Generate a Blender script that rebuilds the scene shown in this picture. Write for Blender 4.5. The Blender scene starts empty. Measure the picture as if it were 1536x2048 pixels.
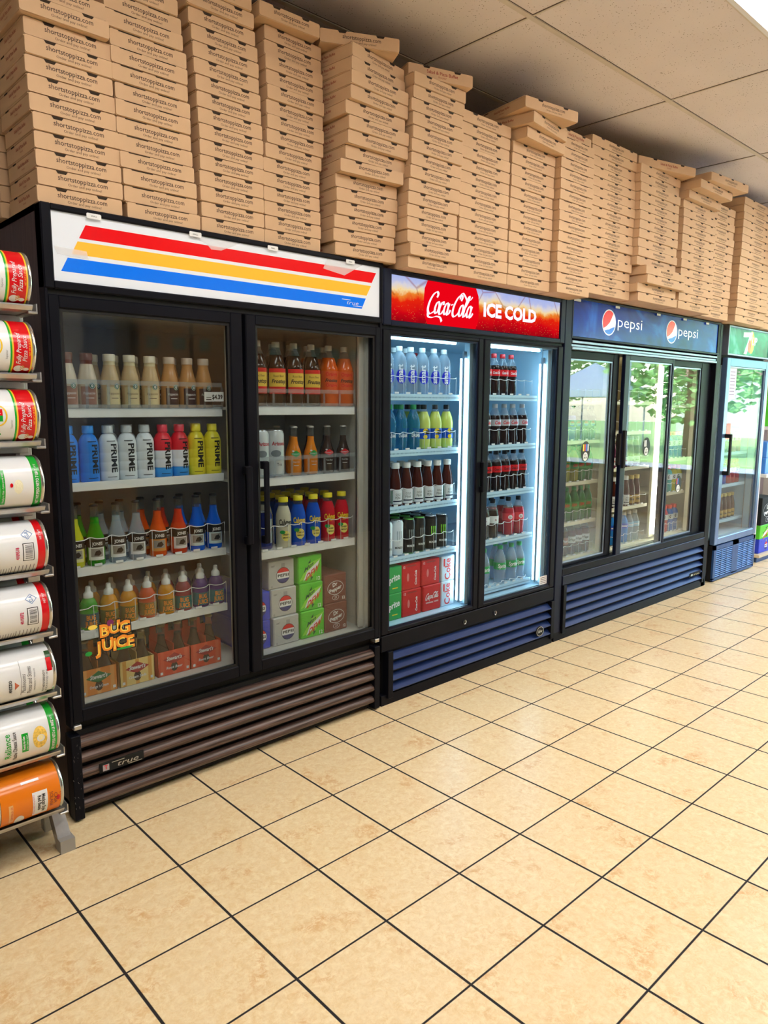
import bpy, bmesh, math, random
from mathutils import Vector, Matrix
random.seed(7)
S = bpy.context.scene
COL = S.collection
PI = math.pi
S.view_settings.view_transform = 'Standard'
S.view_settings.look = 'None'
S.view_settings.gamma = 1
S.view_settings.exposure = 0.0
S.cycles.use_denoising = True
S.cycles.max_bounces = 10
S.cycles.diffuse_bounces = 4
S.cycles.glossy_bounces = 4
S.cycles.transmission_bounces = 6
S.cycles.transparent_max_bounces = 24
S.cycles.caustics_reflective = False
S.cycles.caustics_refractive = False
S.cycles.sample_clamp_indirect = 6.0

# ------------------------------------------------------------------ materials
def lin(c):
    return tuple(((x / 255) / 12.92 if x / 255 <= .04045 else ((x / 255 + .055) / 1.055) ** 2.4) for x in c) + (1,)

_m = {}
def mat(name, rgb, rough=.5, metal=0, noise=.06, nscale=18., emit=0, coat=0, bump=0, spec=.5):
    if name in _m:
        return _m[name]
    m = bpy.data.materials.new(name); m.use_nodes = True
    nt = m.node_tree; b = nt.nodes['Principled BSDF']; L = nt.links.new
    c = lin(rgb)
    b.inputs['Roughness'].default_value = rough
    b.inputs['Metallic'].default_value = metal
    b.inputs['Coat Weight'].default_value = coat
    b.inputs['Specular IOR Level'].default_value = spec
    b.inputs['Base Color'].default_value = c
    if noise:
        tc = nt.nodes.new('ShaderNodeTexCoord'); n = nt.nodes.new('ShaderNodeTexNoise')
        n.inputs['Scale'].default_value = nscale; n.inputs['Detail'].default_value = 4
        L(tc.outputs['Object'], n.inputs['Vector'])
        r = nt.nodes.new('ShaderNodeMapRange')
        r.inputs['From Min'].default_value = .3; r.inputs['From Max'].default_value = .7
        r.inputs['To Min'].default_value = 1 - noise; r.inputs['To Max'].default_value = 1 + noise
        L(n.outputs['Fac'], r.inputs['Value'])
        h = nt.nodes.new('ShaderNodeHueSaturation'); h.inputs['Color'].default_value = c
        L(r.outputs['Result'], h.inputs['Value']); L(h.outputs['Color'], b.inputs['Base Color'])
        if bump:
            bp = nt.nodes.new('ShaderNodeBump'); bp.inputs['Strength'].default_value = bump
            bp.inputs['Distance'].default_value = .002
            L(n.outputs['Fac'], bp.inputs['Height']); L(bp.outputs['Normal'], b.inputs['Normal'])
    if emit:
        b.inputs['Emission Color'].default_value = c
        b.inputs['Emission Strength'].default_value = emit
    _m[name] = m
    return m

def glassy(name, tint, ior=1.5, rough=.02, body=0., bodycol=(255, 255, 255), spec=1.0):
    """thin clear glass / plastic: tinted see-through plus a Fresnel mirror, optionally a little milky body"""
    m = bpy.data.materials.new(name); m.use_nodes = True
    nt = m.node_tree; nt.nodes.clear(); L = nt.links.new; N = nt.nodes.new
    out = N('ShaderNodeOutputMaterial'); t = N('ShaderNodeBsdfTransparent'); g = N('ShaderNodeBsdfGlossy')
    t.inputs['Color'].default_value = lin(tint); g.inputs['Roughness'].default_value = rough
    fr = N('ShaderNodeFresnel'); geo = N('ShaderNodeNewGeometry'); mx = N('ShaderNodeMix'); mx.data_type = 'FLOAT'
    mx.inputs[2].default_value = ior; mx.inputs[3].default_value = 1 / ior
    L(geo.outputs['Backfacing'], mx.inputs[0]); L(mx.outputs[0], fr.inputs['IOR'])
    ml = N('ShaderNodeMath'); ml.operation = 'MULTIPLY'; ml.inputs[1].default_value = spec; ml.use_clamp = True
    L(fr.outputs[0], ml.inputs[0])
    base = t
    if body:
        d = N('ShaderNodeBsdfDiffuse'); d.inputs['Color'].default_value = lin(bodycol)
        mb = N('ShaderNodeMixShader'); mb.inputs[0].default_value = body
        L(t.outputs[0], mb.inputs[1]); L(d.outputs[0], mb.inputs[2]); base = mb
    ms = N('ShaderNodeMixShader'); L(ml.outputs[0], ms.inputs[0]); L(base.outputs[0], ms.inputs[1]); L(g.outputs[0], ms.inputs[2])
    L(ms.outputs[0], out.inputs['Surface'])
    _m[name] = m
    return m

def emitter(name, rgb, s):
    m = bpy.data.materials.new(name); m.use_nodes = True
    nt = m.node_tree; nt.nodes.clear()
    o = nt.nodes.new('ShaderNodeOutputMaterial'); e = nt.nodes.new('ShaderNodeEmission')
    e.inputs[0].default_value = lin(rgb); e.inputs[1].default_value = s
    nt.links.new(e.outputs[0], o.inputs[0]); _m[name] = m
    return m

# ------------------------------------------------------------------ text geometry
_tx = {}
def text_geo(s, bold=0., shear=0., res=2):
    k = (s, bold, shear, res)
    if k not in _tx:
        c = bpy.data.curves.new('t', 'FONT'); c.body = s; c.size = 1; c.resolution_u = res; c.shear = shear; c.offset = bold
        o = bpy.data.objects.new('t', c); m = bpy.data.meshes.new_from_object(o)
        vs = [(v.co.x, v.co.y) for v in m.vertices]; fs = [tuple(p.vertices) for p in m.polygons]
        bpy.data.objects.remove(o); bpy.data.curves.remove(c); bpy.data.meshes.remove(m)
        x0 = min(v[0] for v in vs); x1 = max(v[0] for v in vs)
        vs = [(x - (x0 + x1) / 2, y) for x, y in vs]
        _tx[k] = (vs, fs, x1 - x0)
    return _tx[k]

def text2d(s, width=None, height=None, bold=0., shear=0., res=2):
    """centred 2D letters; width in metres and cap height in metres"""
    vs, fs, w = text_geo(s, bold if len(s) == 1 or s == 'ICE COLD' else min(bold, .03), shear, res)
    sy = (height / .7) if height else width / w
    sx = (width / w) if width else sy
    return [(x * sx, y * sy) for x, y in vs], fs

def catmull(pts, n=8, closed=False):
    P = [Vector(p) for p in pts]; out = []; N = len(P)
    rng = range(N) if closed else range(N - 1)
    for i in rng:
        g = (lambda j: P[j % N]) if closed else (lambda j: P[min(max(j, 0), N - 1)])
        a, b, c, d = g(i - 1), g(i), g(i + 1), g(i + 2)
        for k in range(n):
            t = k / n
            out.append(.5 * ((2 * b) + (c - a) * t + (2 * a - 5 * b + 4 * c - d) * t * t + (3 * b - a - 3 * c + d) * t ** 3))
    if not closed: out.append(P[-1])
    return out

def brush(pts, w0, w1, nib=.7, n=7, closed=False):
    """broad-nib pen stroke as 2D quads"""
    c = catmull(pts, n, closed)
    if closed: c.append(c[0])
    vs, fs = [], []
    for i, p in enumerate(c):
        d = c[min(i + 1, len(c) - 1)] - c[max(i - 1, 0)]
        a = math.atan2(d.y, d.x); w = w0 + (w1 - w0) * abs(math.sin(a - nib))
        nrm = Vector((-math.sin(a), math.cos(a))) * w / 2
        vs += [tuple(p + nrm), tuple(p - nrm)]
        if i: fs.append((2 * i - 2, 2 * i - 1, 2 * i + 1, 2 * i))
    return vs, fs

# ------------------------------------------------------------------ mesh builder
def subdiv(geo, lim, ax):
    """splits flat faces so that they can be bent round a bottle without cutting into it"""
    vs = list(geo[0]); out = []
    st = [(f[0], f[i], f[i + 1]) for f in geo[1] for i in range(1, len(f) - 1)]
    while st:
        t = st.pop(); e = [abs(vs[t[k]][ax] - vs[t[(k + 1) % 3]][ax]) for k in range(3)]
        k = e.index(max(e))
        if e[k] <= lim: out.append(t); continue
        i, j, l = t[k], t[(k + 1) % 3], t[(k + 2) % 3]
        vs.append(((vs[i][0] + vs[j][0]) / 2, (vs[i][1] + vs[j][1]) / 2)); n = len(vs) - 1
        st += [(i, n, l), (n, j, l)]
    return vs, out
class MB:
    def __init__(s):
        s.v = []; s.f = []; s.m = []; s.sm = []; s.mats = []
    def mi(s, m):
        if m not in s.mats: s.mats.append(m)
        return s.mats.index(m)
    def add(s, vs, fs, m, smooth=False):
        b = len(s.v); s.v += [tuple(v) for v in vs]; k = s.mi(m)
        for f in fs:
            s.f.append(tuple(i + b for i in f)); s.m.append(k); s.sm.append(smooth)
        return s
    def box(s, x0, x1, y0, y1, z0, z1, m, bev=0, mtx=None):
        x0, x1 = min(x0, x1), max(x0, x1); y0, y1 = min(y0, y1), max(y0, y1); z0, z1 = min(z0, z1), max(z0, z1)
        if not bev:
            vs = [(x, y, z) for z in (z0, z1) for y in (y0, y1) for x in (x0, x1)]
            fs = [(0, 2, 3, 1), (4, 5, 7, 6), (0, 1, 5, 4), (2, 6, 7, 3), (0, 4, 6, 2), (1, 3, 7, 5)]
        else:
            bm = bmesh.new(); bmesh.ops.create_cube(bm, size=1)
            for v in bm.verts:
                v.co = Vector(((x0 + x1) / 2 + v.co.x * (x1 - x0), (y0 + y1) / 2 + v.co.y * (y1 - y0), (z0 + z1) / 2 + v.co.z * (z1 - z0)))
            bmesh.ops.bevel(bm, geom=list(bm.edges), offset=bev, segments=2 if bev > .004 else 1, profile=.5, affect='EDGES')
            bm.verts.index_update()
            vs = [v.co.copy() for v in bm.verts]; fs = [tuple(v.index for v in f.verts) for f in bm.faces]; bm.free()
        if mtx is not None: vs = [mtx @ Vector(v) for v in vs]
        return s.add(vs, fs, m)
    def lathe(s, prof, m, n=20, o=(0, 0, 0), mtx=None, smooth=True, closed=True):
        """prof: (r, z[, material of the segment above this point])"""
        vs, cur = [], m
        for p in prof:
            for k in range(n):
                a = 2 * PI * k / n; vs.append(Vector((p[0] * math.cos(a), p[0] * math.sin(a), p[1])))
        if mtx is not None: vs = [mtx @ v for v in vs]
        vs = [v + Vector(o) for v in vs]
        b = len(s.v); s.v += [tuple(v) for v in vs]
        for i in range(len(prof) - 1):
            if len(prof[i]) > 2 and prof[i][2] is not None: cur = prof[i][2]
            k0 = s.mi(cur)
            for k in range(n):
                k2 = (k + 1) % n
                s.f.append((b + i * n + k, b + i * n + k2, b + (i + 1) * n + k2, b + (i + 1) * n + k)); s.m.append(k0); s.sm.append(smooth)
        return s
    def flat(s, geo, m, o, ux=(1, 0, 0), uy=(0, 0, 1)):
        o, ux, uy = Vector(o), Vector(ux), Vector(uy)
        return s.add([o + ux * p[0] + uy * p[1] for p in geo[0]], geo[1], m)
    def poly(s, pts, m, o=(0, 0, 0), ux=(1, 0, 0), uy=(0, 0, 1), th=0.):
        o, ux, uy = Vector(o), Vector(ux), Vector(uy); n = len(pts)
        P = [o + ux * p[0] + uy * p[1] for p in pts]
        if not th: return s.add(P, [tuple(range(n))], m)
        w = ux.cross(uy).normalized() * -th
        return s.add(P + [p + w for p in P], [tuple(range(n)), tuple(range(2 * n - 1, n - 1, -1))] + [(i, i + n, (i + 1) % n + n, (i + 1) % n) for i in range(n)], m)
    def text(s, t, m, o, ux=(1, 0, 0), uy=(0, 0, 1), **k):
        return s.flat(text2d(t, **k), m, o, ux, uy)
    def wrap(s, geo, m, r, z, ang=-PI / 2, vert=False, clip=None):
        vs = []; geo = subdiv(geo, math.sqrt(.0024 * r), 1 if vert else 0)
        for a, b in geo[0]:
            if vert: a, b = b, -a
            t = ang + a / r; vs.append((r * math.cos(t), r * math.sin(t), z + b))
        return s.add(vs, geo[1], m)
    def wraprect(s, m, r, a0, a1, z0, z1, n=10):
        vs, fs = [], []
        for k in range(n + 1):
            t = a0 + (a1 - a0) * k / n
            vs += [(r * math.cos(t), r * math.sin(t), z0), (r * math.cos(t), r * math.sin(t), z1)]
            if k: fs.append((2 * k - 2, 2 * k, 2 * k + 1, 2 * k - 1))
        return s.add(vs, fs, m, True)
    def tube(s, pts, r, m, n=6, closed=False):
        P = [Vector(p) for p in pts]; vs = []; fs = []
        for i, p in enumerate(P):
            d = (P[(i + 1) % len(P)] - P[i - 1]) if closed else (P[min(i + 1, len(P) - 1)] - P[max(i - 1, 0)])
            q = d.to_track_quat('Z', 'Y').to_matrix()
            for k in range(n):
                a = 2 * PI * k / n; vs.append(p + q @ Vector((r * math.cos(a), r * math.sin(a), 0)))
        N = len(P)
        for i in range(N if closed else N - 1):
            j = (i + 1) % N
            for k in range(n):
                fs.append((i * n + k, i * n + (k + 1) % n, j * n + (k + 1) % n, j * n + k))
        if not closed: fs += [tuple(range(n - 1, -1, -1)), tuple(range((N - 1) * n, N * n))]
        return s.add(vs, fs, m, True)
    def build(s, name, parent=None, loc=None):
        me = bpy.data.meshes.new(name); me.from_pydata(s.v, [], s.f)
        for m in s.mats: me.materials.append(m)
        me.polygons.foreach_set('material_index', s.m); me.polygons.foreach_set('use_smooth', s.sm)
        me.update(); o = bpy.data.objects.new(name, me); COL.objects.link(o)
        if parent: o.parent = parent
        if loc: o.location = loc
        return o

def circle(rx, ry=None, n=28, a0=0, a1=2 * PI, c=(0, 0)):
    ry = ry or rx; full = abs(a1 - a0 - 2 * PI) < 1e-6
    N = n if full else n + 1
    return [(c[0] + rx * math.cos(a0 + (a1 - a0) * k / n), c[1] + ry * math.sin(a0 + (a1 - a0) * k / n)) for k in range(N)]
def ring(rx, ry, w, n=28):
    vs = circle(rx, ry, n) + circle(rx - w, ry - w, n)
    return vs, [(k, (k + 1) % n, n + (k + 1) % n, n + k) for k in range(n)]
def rect(w, h, c=(0, 0)):
    return [(c[0] - w / 2, c[1] - h / 2), (c[0] + w / 2, c[1] - h / 2), (c[0] + w / 2, c[1] + h / 2), (c[0] - w / 2, c[1] + h / 2)]
def rrect(w, h, r, n=4):
    out = []
    for cx, cy, a in ((w / 2 - r, h / 2 - r, 0), (-w / 2 + r, h / 2 - r, 90), (-w / 2 + r, -h / 2 + r, 180), (w / 2 - r, -h / 2 + r, 270)):
        for k in range(n + 1):
            t = math.radians(a + 90 * k / n); out.append((cx + r * math.cos(t), cy + r * math.sin(t)))
    return out

def tag(o, label=None, cat=None, group=None, kind=None):
    if label: o['label'] = label
    if cat: o['category'] = cat
    if group: o['group'] = group
    if kind: o['kind'] = kind
    return o
def thing(name, label, cat, loc=(0, 0, 0), rz=0, group=None):
    o = bpy.data.objects.new(name, None); COL.objects.link(o)
    o.empty_display_size = .05
    o.location = loc; o.rotation_euler = (0, 0, rz)
    return tag(o, label, cat, group)
def dup(root, loc, rz=0, label=None, group=None):
    r = root.copy(); COL.objects.link(r); r.location = loc; r.rotation_euler = (0, 0, rz)
    if label: r['label'] = label
    if group: r['group'] = group
    for ch in list(root.children):
        c = ch.copy(); COL.objects.link(c); c.parent = r
        for g in list(ch.children):
            d = g.copy(); COL.objects.link(d); d.parent = c
    return r
def struct(o):
    o['kind'] = 'structure'; return o
ORD = ['first', 'second', 'third', 'fourth', 'fifth', 'sixth', 'seventh', 'eighth', 'ninth', 'tenth', 'eleventh', 'twelfth', 'thirteenth', 'fourteenth', 'fifteenth', 'sixteenth', 'seventeenth']

# ------------------------------------------------------------------ palette
black = mat('black_enamel', (14, 15, 23), .45, noise=.15, nscale=8, spec=.11)
navy = mat('dark_navy_enamel', (15, 22, 44), .38, noise=.15, nscale=8, spec=.16)
blue_l = mat('black_louver_sky_reflection_blue', (24, 47, 98), .38, noise=.1, nscale=6, spec=.22)  # black louvers: the blue of reflected sky is put into this colour
dark = mat('matte_near_black', (6, 6, 7), .8, noise=0)  # one matte near-black for feet, gaskets, handles and grille backs
slot_m = mat('slot_dark_brown', (48, 34, 20), .9, noise=0)
white = mat('white_enamel', (232, 234, 234), .4)
liner = mat('off_white_liner', (205, 203, 196), .45, noise=.03)
liner_b = mat('bright_white_liner', (190, 222, 240), .35, noise=.02)
liner_c = mat('cream_liner', (226, 219, 190), .4, noise=.03)
steel = mat('brushed_steel', (190, 190, 188), .35, .85, noise=.08, nscale=40)
alu = mat('dull_aluminium', (150, 165, 185), .35, .7, noise=.1)
ink = mat('black_ink', (22, 20, 20), .6, noise=0)
brown_ink = mat('dark_brown_ink', (66, 46, 34), .7, noise=0)
red_ink = mat('brick_red_ink', (150, 48, 36), .7, noise=0)
wht_ink = mat('white_ink', (240, 240, 240), .5, noise=0)
kraft = mat('kraft_cardboard', (208, 172, 134), .75, noise=.06, nscale=9)
red = mat('bright_red', (222, 14, 22), .35, noise=0)
green = mat('bright_green', (22, 158, 62), .4, noise=0)
yellow = mat('bright_yellow', (244, 214, 30), .35, noise=0)
blue = mat('bright_blue', (16, 84, 206), .35, noise=0)
pane_g = glassy('door_glass', (238, 242, 242), ior=1.41, rough=.0)
pane_ar = glassy('anti_reflective_door_glass', (240, 246, 248), ior=1.22, rough=.0)
clear = glassy('clear_glass', (222, 228, 226), ior=1.45, rough=.03, body=.04)
clear_pl = glassy('clear_plastic', (236, 242, 246), ior=1.4, rough=.06, body=.10)
water = glassy('clear_water', (220, 236, 246), ior=1.33, rough=.04, body=.26, bodycol=(226, 240, 250))
# ================================================================== the room
T = .302
CEIL = 2.98
def node_floor():
    m = bpy.data.materials.new('beige_floor_tiles'); m.use_nodes = True
    nt = m.node_tree; b = nt.nodes['Principled BSDF']; L = nt.links.new; N = nt.nodes.new
    tc = N('ShaderNodeTexCoord'); sp = N('ShaderNodeSeparateXYZ'); L(tc.outputs['Object'], sp.inputs[0])
    def M(op, a, bb=None, clamp=False):
        n = N('ShaderNodeMath'); n.operation = op; n.use_clamp = clamp
        for i, q in enumerate((a, bb)):
            if q is None: continue
            if isinstance(q, (int, float)): n.inputs[i].default_value = q
            else: L(q, n.inputs[i])
        return n.outputs[0]
    def grid(o, off, half):
        q = M('ADD', M('DIVIDE', o, T), off)
        d = M('MULTIPLY', M('PINGPONG', q, .5), T)
        mr = N('ShaderNodeMapRange'); mr.interpolation_type = 'SMOOTHSTEP'
        mr.inputs['From Min'].default_value = half - .0008; mr.inputs['From Max'].default_value = half + .0012
        mr.inputs['To Min'].default_value = 1; mr.inputs['To Max'].default_value = 0
        L(d, mr.inputs['Value']); return mr.outputs['Result'], M('FLOOR', q)
    gx, ix = grid(sp.outputs[0], .52, .0036); gy, iy = grid(sp.outputs[1], .49, .0026)
    g = M('MAXIMUM', gx, gy)
    cv = N('ShaderNodeCombineXYZ'); L(ix, cv.inputs[0]); L(iy, cv.inputs[1])
    wn = N('ShaderNodeTexWhiteNoise'); wn.noise_dimensions = '2D'; L(cv.outputs[0], wn.inputs['Vector'])
    off = N('ShaderNodeVectorMath'); off.operation = 'MULTIPLY_ADD'; L(wn.outputs['Color'], off.inputs[0])
    off.inputs[1].default_value = (9, 9, 9); L(tc.outputs['Object'], off.inputs[2])
    def NZ(sc, det, ro, di=0.):
        n = N('ShaderNodeTexNoise'); n.inputs['Scale'].default_value = sc; n.inputs['Detail'].default_value = det; n.inputs['Roughness'].default_value = ro; n.inputs['Distortion'].default_value = di
        L(off.outputs[0], n.inputs['Vector']); return n.outputs['Fac']
    def MR(v, a0, a1, t0=0., t1=1.):
        n = N('ShaderNodeMapRange'); n.interpolation_type = 'SMOOTHSTEP'; n.inputs['From Min'].default_value = a0; n.inputs['From Max'].default_value = a1; n.inputs['To Min'].default_value = t0; n.inputs['To Max'].default_value = t1
        L(v, n.inputs['Value']); return n.outputs['Result']
    def MX(f, c1, c2):
        n = N('ShaderNodeMix'); n.data_type = 'RGBA'; L(f, n.inputs['Factor'])
        for k_, c in ((6, c1), (7, c2)):
            if isinstance(c, tuple): n.inputs[k_].default_value = lin(c)
            else: L(c, n.inputs[k_])
        return n.outputs[2]
    fine = NZ(48, 9, .8, .5); big = NZ(8, 5, .6, .3); mid = NZ(17, 6, .7, .2)
    c0 = MX(MR(fine, .36, .66), (233, 201, 147), (249, 229, 188))
    c1 = MX(MR(mid, .36, .60, .5, .0), c0, (238, 212, 166))
    bl = M('MULTIPLY', MR(big, .54, .70), MR(fine, .62, .40)); bl = M('MULTIPLY', bl, .75)
    cr_out = MX(bl, c1, (218, 164, 100))
    n2 = N('ShaderNodeTexNoise'); n2.inputs['Scale'].default_value = 130; n2.inputs['Detail'].default_value = 3; L(off.outputs[0], n2.inputs['Vector'])
    mr = N('ShaderNodeMapRange'); mr.inputs['To Min'].default_value = .94; mr.inputs['To Max'].default_value = 1.05; L(n2.outputs['Fac'], mr.inputs['Value'])
    hs = N('ShaderNodeHueSaturation'); L(cr_out, hs.inputs['Color']); L(mr.outputs['Result'], hs.inputs['Value'])
    mx = N('ShaderNodeMix'); mx.data_type = 'RGBA'; L(g, mx.inputs['Factor']); L(hs.outputs[0], mx.inputs[6]); mx.inputs[7].default_value = lin((30, 24, 26))
    L(mx.outputs[2], b.inputs['Base Color'])
    rr = N('ShaderNodeMapRange'); rr.inputs['To Min'].default_value = .30; rr.inputs['To Max'].default_value = .9; L(g, rr.inputs['Value']); L(rr.outputs['Result'], b.inputs['Roughness'])
    bp = N('ShaderNodeBump'); bp.inputs['Strength'].default_value = .5; bp.inputs['Distance'].default_value = .002; bp.invert = True
    L(g, bp.inputs['Height']); L(bp.outputs[0], b.inputs['Normal'])
    return m
def node_ceiling():
    m = mat('speckled_ceiling_tile', (230, 219, 214), .9, noise=.03, nscale=3)
    nt = m.node_tree; b = nt.nodes['Principled BSDF']; L = nt.links.new; N = nt.nodes.new
    src = b.inputs['Base Color'].links[0].from_socket
    tc = N('ShaderNodeTexCoord'); v = N('ShaderNodeTexVoronoi'); v.inputs['Scale'].default_value = 75; v.inputs['Randomness'].default_value = 1
    L(tc.outputs['Object'], v.inputs['Vector'])
    n = N('ShaderNodeTexNoise'); n.inputs['Scale'].default_value = 14; L(tc.outputs['Object'], n.inputs['Vector'])
    th = N('ShaderNodeMath'); th.operation = 'MULTIPLY_ADD'; th.inputs[1].default_value = .34; th.inputs[2].default_value = -.03
    L(n.outputs['Fac'], th.inputs[0])
    lt = N('ShaderNodeMath'); lt.operation = 'LESS_THAN'; L(v.outputs['Distance'], lt.inputs[0]); L(th.outputs[0], lt.inputs[1])
    mx = N('ShaderNodeMix'); mx.data_type = 'RGBA'; L(lt.outputs[0], mx.inputs['Factor']); L(src, mx.inputs[6]); mx.inputs[7].default_value = lin((150, 132, 112))
    L(mx.outputs[2], b.inputs['Base Color'])
    return m
X0, X1, Y0, Y1 = -2.6, 8.2, -3.95, .80
fl = MB().box(X0, X1, Y0, Y1, -.1, 0, node_floor()).build('floor'); struct(fl)
wall_m = mat('grey_mauve_wall_paint', (150, 140, 150), .8, noise=.05, nscale=3)
wall_f = mat('warm_white_wall_paint', (214, 210, 204), .7, noise=.04, nscale=3); wall_d = mat('charcoal_wall_paint', (62, 62, 70), .8, noise=.05, nscale=3)
struct(MB().box(X0, X1, Y1, Y1 + .12, -.1, CEIL, wall_m).build('wall_back'))
struct(MB().box(X0 - .12, X0, Y0, Y1, -.1, CEIL, wall_f).build('wall_left'))
struct(MB().box(X0 - .12, X1 + .12, Y0 - .12, Y0, -.1, CEIL, wall_d).build('wall_front'))
# storefront end wall with its big window
wr = MB(); WY0, WY1 = -3.75, -.35
wr.box(X1, X1 + .12, WY1, Y1, -.1, CEIL, wall_f); wr.box(X1, X1 + .12, Y0, WY0, -.1, CEIL, wall_f)
wr.box(X1, X1 + .12, WY0, WY1, -.1, .55, wall_f); wr.box(X1, X1 + .12, WY0, WY1, 2.45, CEIL, wall_f)
struct(wr.build('wall_right'))
wf = MB()
for y in (WY0, -2.6, -1.5, WY1 - .05): wf.box(X1 + .01, X1 + .10, y, y + .05, .55, 2.45, alu)
wf.box(X1 + .01, X1 + .10, WY0, WY1, .55, .60, alu); wf.box(X1 + .01, X1 + .10, WY0, WY1, 2.40, 2.45, alu)
w1 = struct(wf.build('window_1'))
MB().box(X1 + .05, X1 + .056, WY0 + .05, WY1 - .05, .60, 2.40, pane_g).build('pane', w1)
# suspended ceiling: slab, exposed bars, light troffers
struct(MB().box(X0 - .12, X1 + .12, Y0 - .12, Y1 + .12, CEIL, CEIL + .1, node_ceiling()).build('ceiling'))
bar_m = mat('ceiling_grid_bar', (214, 202, 186), .6, noise=.04); gap_m = mat('ceiling_joint_shadow_gap', (84, 72, 62), .9, noise=0)
gx0, gy0 = 1.867, -.385
k = 0
XB = [gx0 + 1.216 * i for i in range(-4, 6) if X0 < gx0 + 1.216 * i < X1]
YB = [gy0 + .614 * i for i in range(-6, 3) if Y0 < gy0 + .614 * i < Y1]
for y in YB:
    k += 1; struct(MB().box(X0, X1, y - .012, y + .012, CEIL - .006, CEIL + .001, bar_m).box(X0, X1, y - .0145, y + .0145, CEIL - .0015, CEIL + .001, gap_m).build('trim_%d' % k))
for x in XB:
    k += 1; struct(MB().box(x - .005, x + .005, Y0, Y1, CEIL - .0035, CEIL + .001, bar_m).box(x - .0085, x + .0085, Y0, Y1, CEIL - .0012, CEIL + .001, gap_m).build('trim_%d' % k))
lamp_m = emitter('lit_troffer_diffuser', (255, 250, 245), 13.8)
frame_m = mat('troffer_frame_white', (235, 235, 235), .5, noise=0)
LAMPS = [(gx0 + .608 + 2.432 * i, gy0 - .614 * 1.5 - 1.228 * 1.0 * j) for i in (-1, 0, 1, 2) for j in (0, 1)]
where = {0: 'over the aisle near the coolers', 1: 'over the far side of the aisle'}
LX = ['above the left end of the room', 'above the red-sign cooler', 'above the blue-sign cooler', 'by the storefront window']
for n, (x, y) in enumerate(LAMPS):
    t = thing('ceiling_light', 'rectangular fluorescent ceiling panel %s, %s' % (LX[n // 2], ('nearer the coolers', 'farther from the coolers')[n % 2]), 'ceiling light', (x, y, CEIL))
    f = MB()
    for a, b_, c, d in ((-.6, -.575, -.3, .3), (.575, .6, -.3, .3), (-.6, .6, -.3, -.28), (-.6, .6, .28, .3)): f.box(a, b_, c, d, -.02, -.0005, frame_m)
    f.build('frame', t)
    MB().box(-.575, .575, -.28, .28, -.014, -.002, lamp_m).build('diffuser', t)

# ------------------------------------------------------------------ across the aisle (seen mirrored in the glass)
carton_m = mat('brown_shipping_carton', (176, 130, 84), .8, noise=.08, nscale=5)
carton_d = mat('dark_amber_carton', (190, 130, 44), .7, noise=.06)
lab_g = mat('green_carton_label', (24, 92, 66), .6, noise=.03); lab_w = mat('white_carton_label', (225, 222, 215), .6, noise=.03)
bluepanel = mat('slate_blue_panel', (84, 108, 150), .6, noise=.04)
greycol = mat('pale_grey_column', (196, 204, 216), .6, noise=.03)
charcoal = mat('charcoal_panel', (52, 50, 58), .6, noise=.05)
struct(MB().box(.95, 1.47, -3.94, -3.5, 0, CEIL - .01, greycol).build('trim_40'))
struct(MB().box(1.475, 1.75, -3.94, -3.55, 0, CEIL - .01, bluepanel).build('trim_41'))
struct(MB().box(1.755, 1.90, -3.94, -3.6, 0, CEIL - .01, charcoal).build('trim_42'))
cnt = thing('serving_counter', 'charcoal serving counter across the aisle, seen mirrored in the striped cooler glass', 'counter', (0, 0, 0))
MB().box(1.92, 4.6, -3.93, -3.55, 0, 1.32, charcoal).build('cabinet', cnt)
MB().box(1.90, 4.62, -3.94, -3.50, 1.32, 1.36, alu, .003).build('worktop', cnt)
to = MB().box(-.36, .36, 0, .02, -.06, .06, mat('take_out_sign_navy', (24, 32, 70), .5), .002)
to.text('TAKE OUT', wht_ink, (0, .0205, -.025), (-1, 0, 0), (0, 0, 1), height=.06, bold=.02)
o = to.build('hanging_sign', None, (2.35, -3.548, 1.22)); tag(o, 'navy take out sign on the counter front, mirrored in the cooler glass', 'sign')
bigc = 0
def carton(name, x, y, z, w, d, h, m, label, deco=None, rz=0):
    t = thing(name, label, 'carton', (x, y, z), rz)
    b_ = MB().box(-w / 2, w / 2, -d / 2, d / 2, 0, h, m, .004)
    b_.box(-w / 2, w / 2, d / 2, d / 2 + .0006, h * .82, h * .825, slot_m)
    b_.build('carton_body', t)
    if deco: deco(t, w, d, h)
    return t
def green_labels(t, w, d, h):
    b_ = MB()
    for x, ww in ((-.13, .12), (.12, .10)):
        b_.poly(rect(ww, .10, (x, h * .45)), lab_g, (0, d / 2 + .001, 0), (-1, 0, 0))
        for q in range(3): b_.poly(rect(ww * .6, .008, (x, h * .45 + .03 - q * .022)), wht_ink, (0, d / 2 + .0015, 0), (-1, 0, 0))
    b_.build('printed_label', t)
def frostop(t, w, d, h):
    b_ = MB(); b_.text('Frostop', ink, (0, d / 2 + .001, h * .4), (-1, 0, 0), (0, 0, 1), width=w * .7, height=h * .22, shear=.3, bold=.03)
    b_.poly(rect(w * .7, .012, (0, h * .33)), ink, (0, d / 2 + .001, 0), (-1, 0, 0)); b_.build('lettering', t)
cl = ['leftmost', 'second', 'third', 'fourth', 'fifth']
for r in range(3):
    for q in range(5):
        carton('shipping_carton', 2.2 + q * .50, -3.75, 1.362 + r * .375, .46, .36, .372, carton_m,
               'brown shipping carton, %s from left in the %s layer on the counter across the aisle' % (cl[q] if q else 'first', ('lower', 'middle', 'upper')[r]), green_labels if r == 1 else None)
for q, (x, z) in enumerate(((1.45, 0), (1.45, .372), (1.98, 0))):
    carton('soda_carton', x, -3.25, z, .46, .30, .37, carton_d, ('amber soda carton on the floor below another carton', 'amber soda carton stacked on top of another', 'amber soda carton on the floor beside the counter')[q] + ', mirrored in the glass', frostop)

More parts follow.
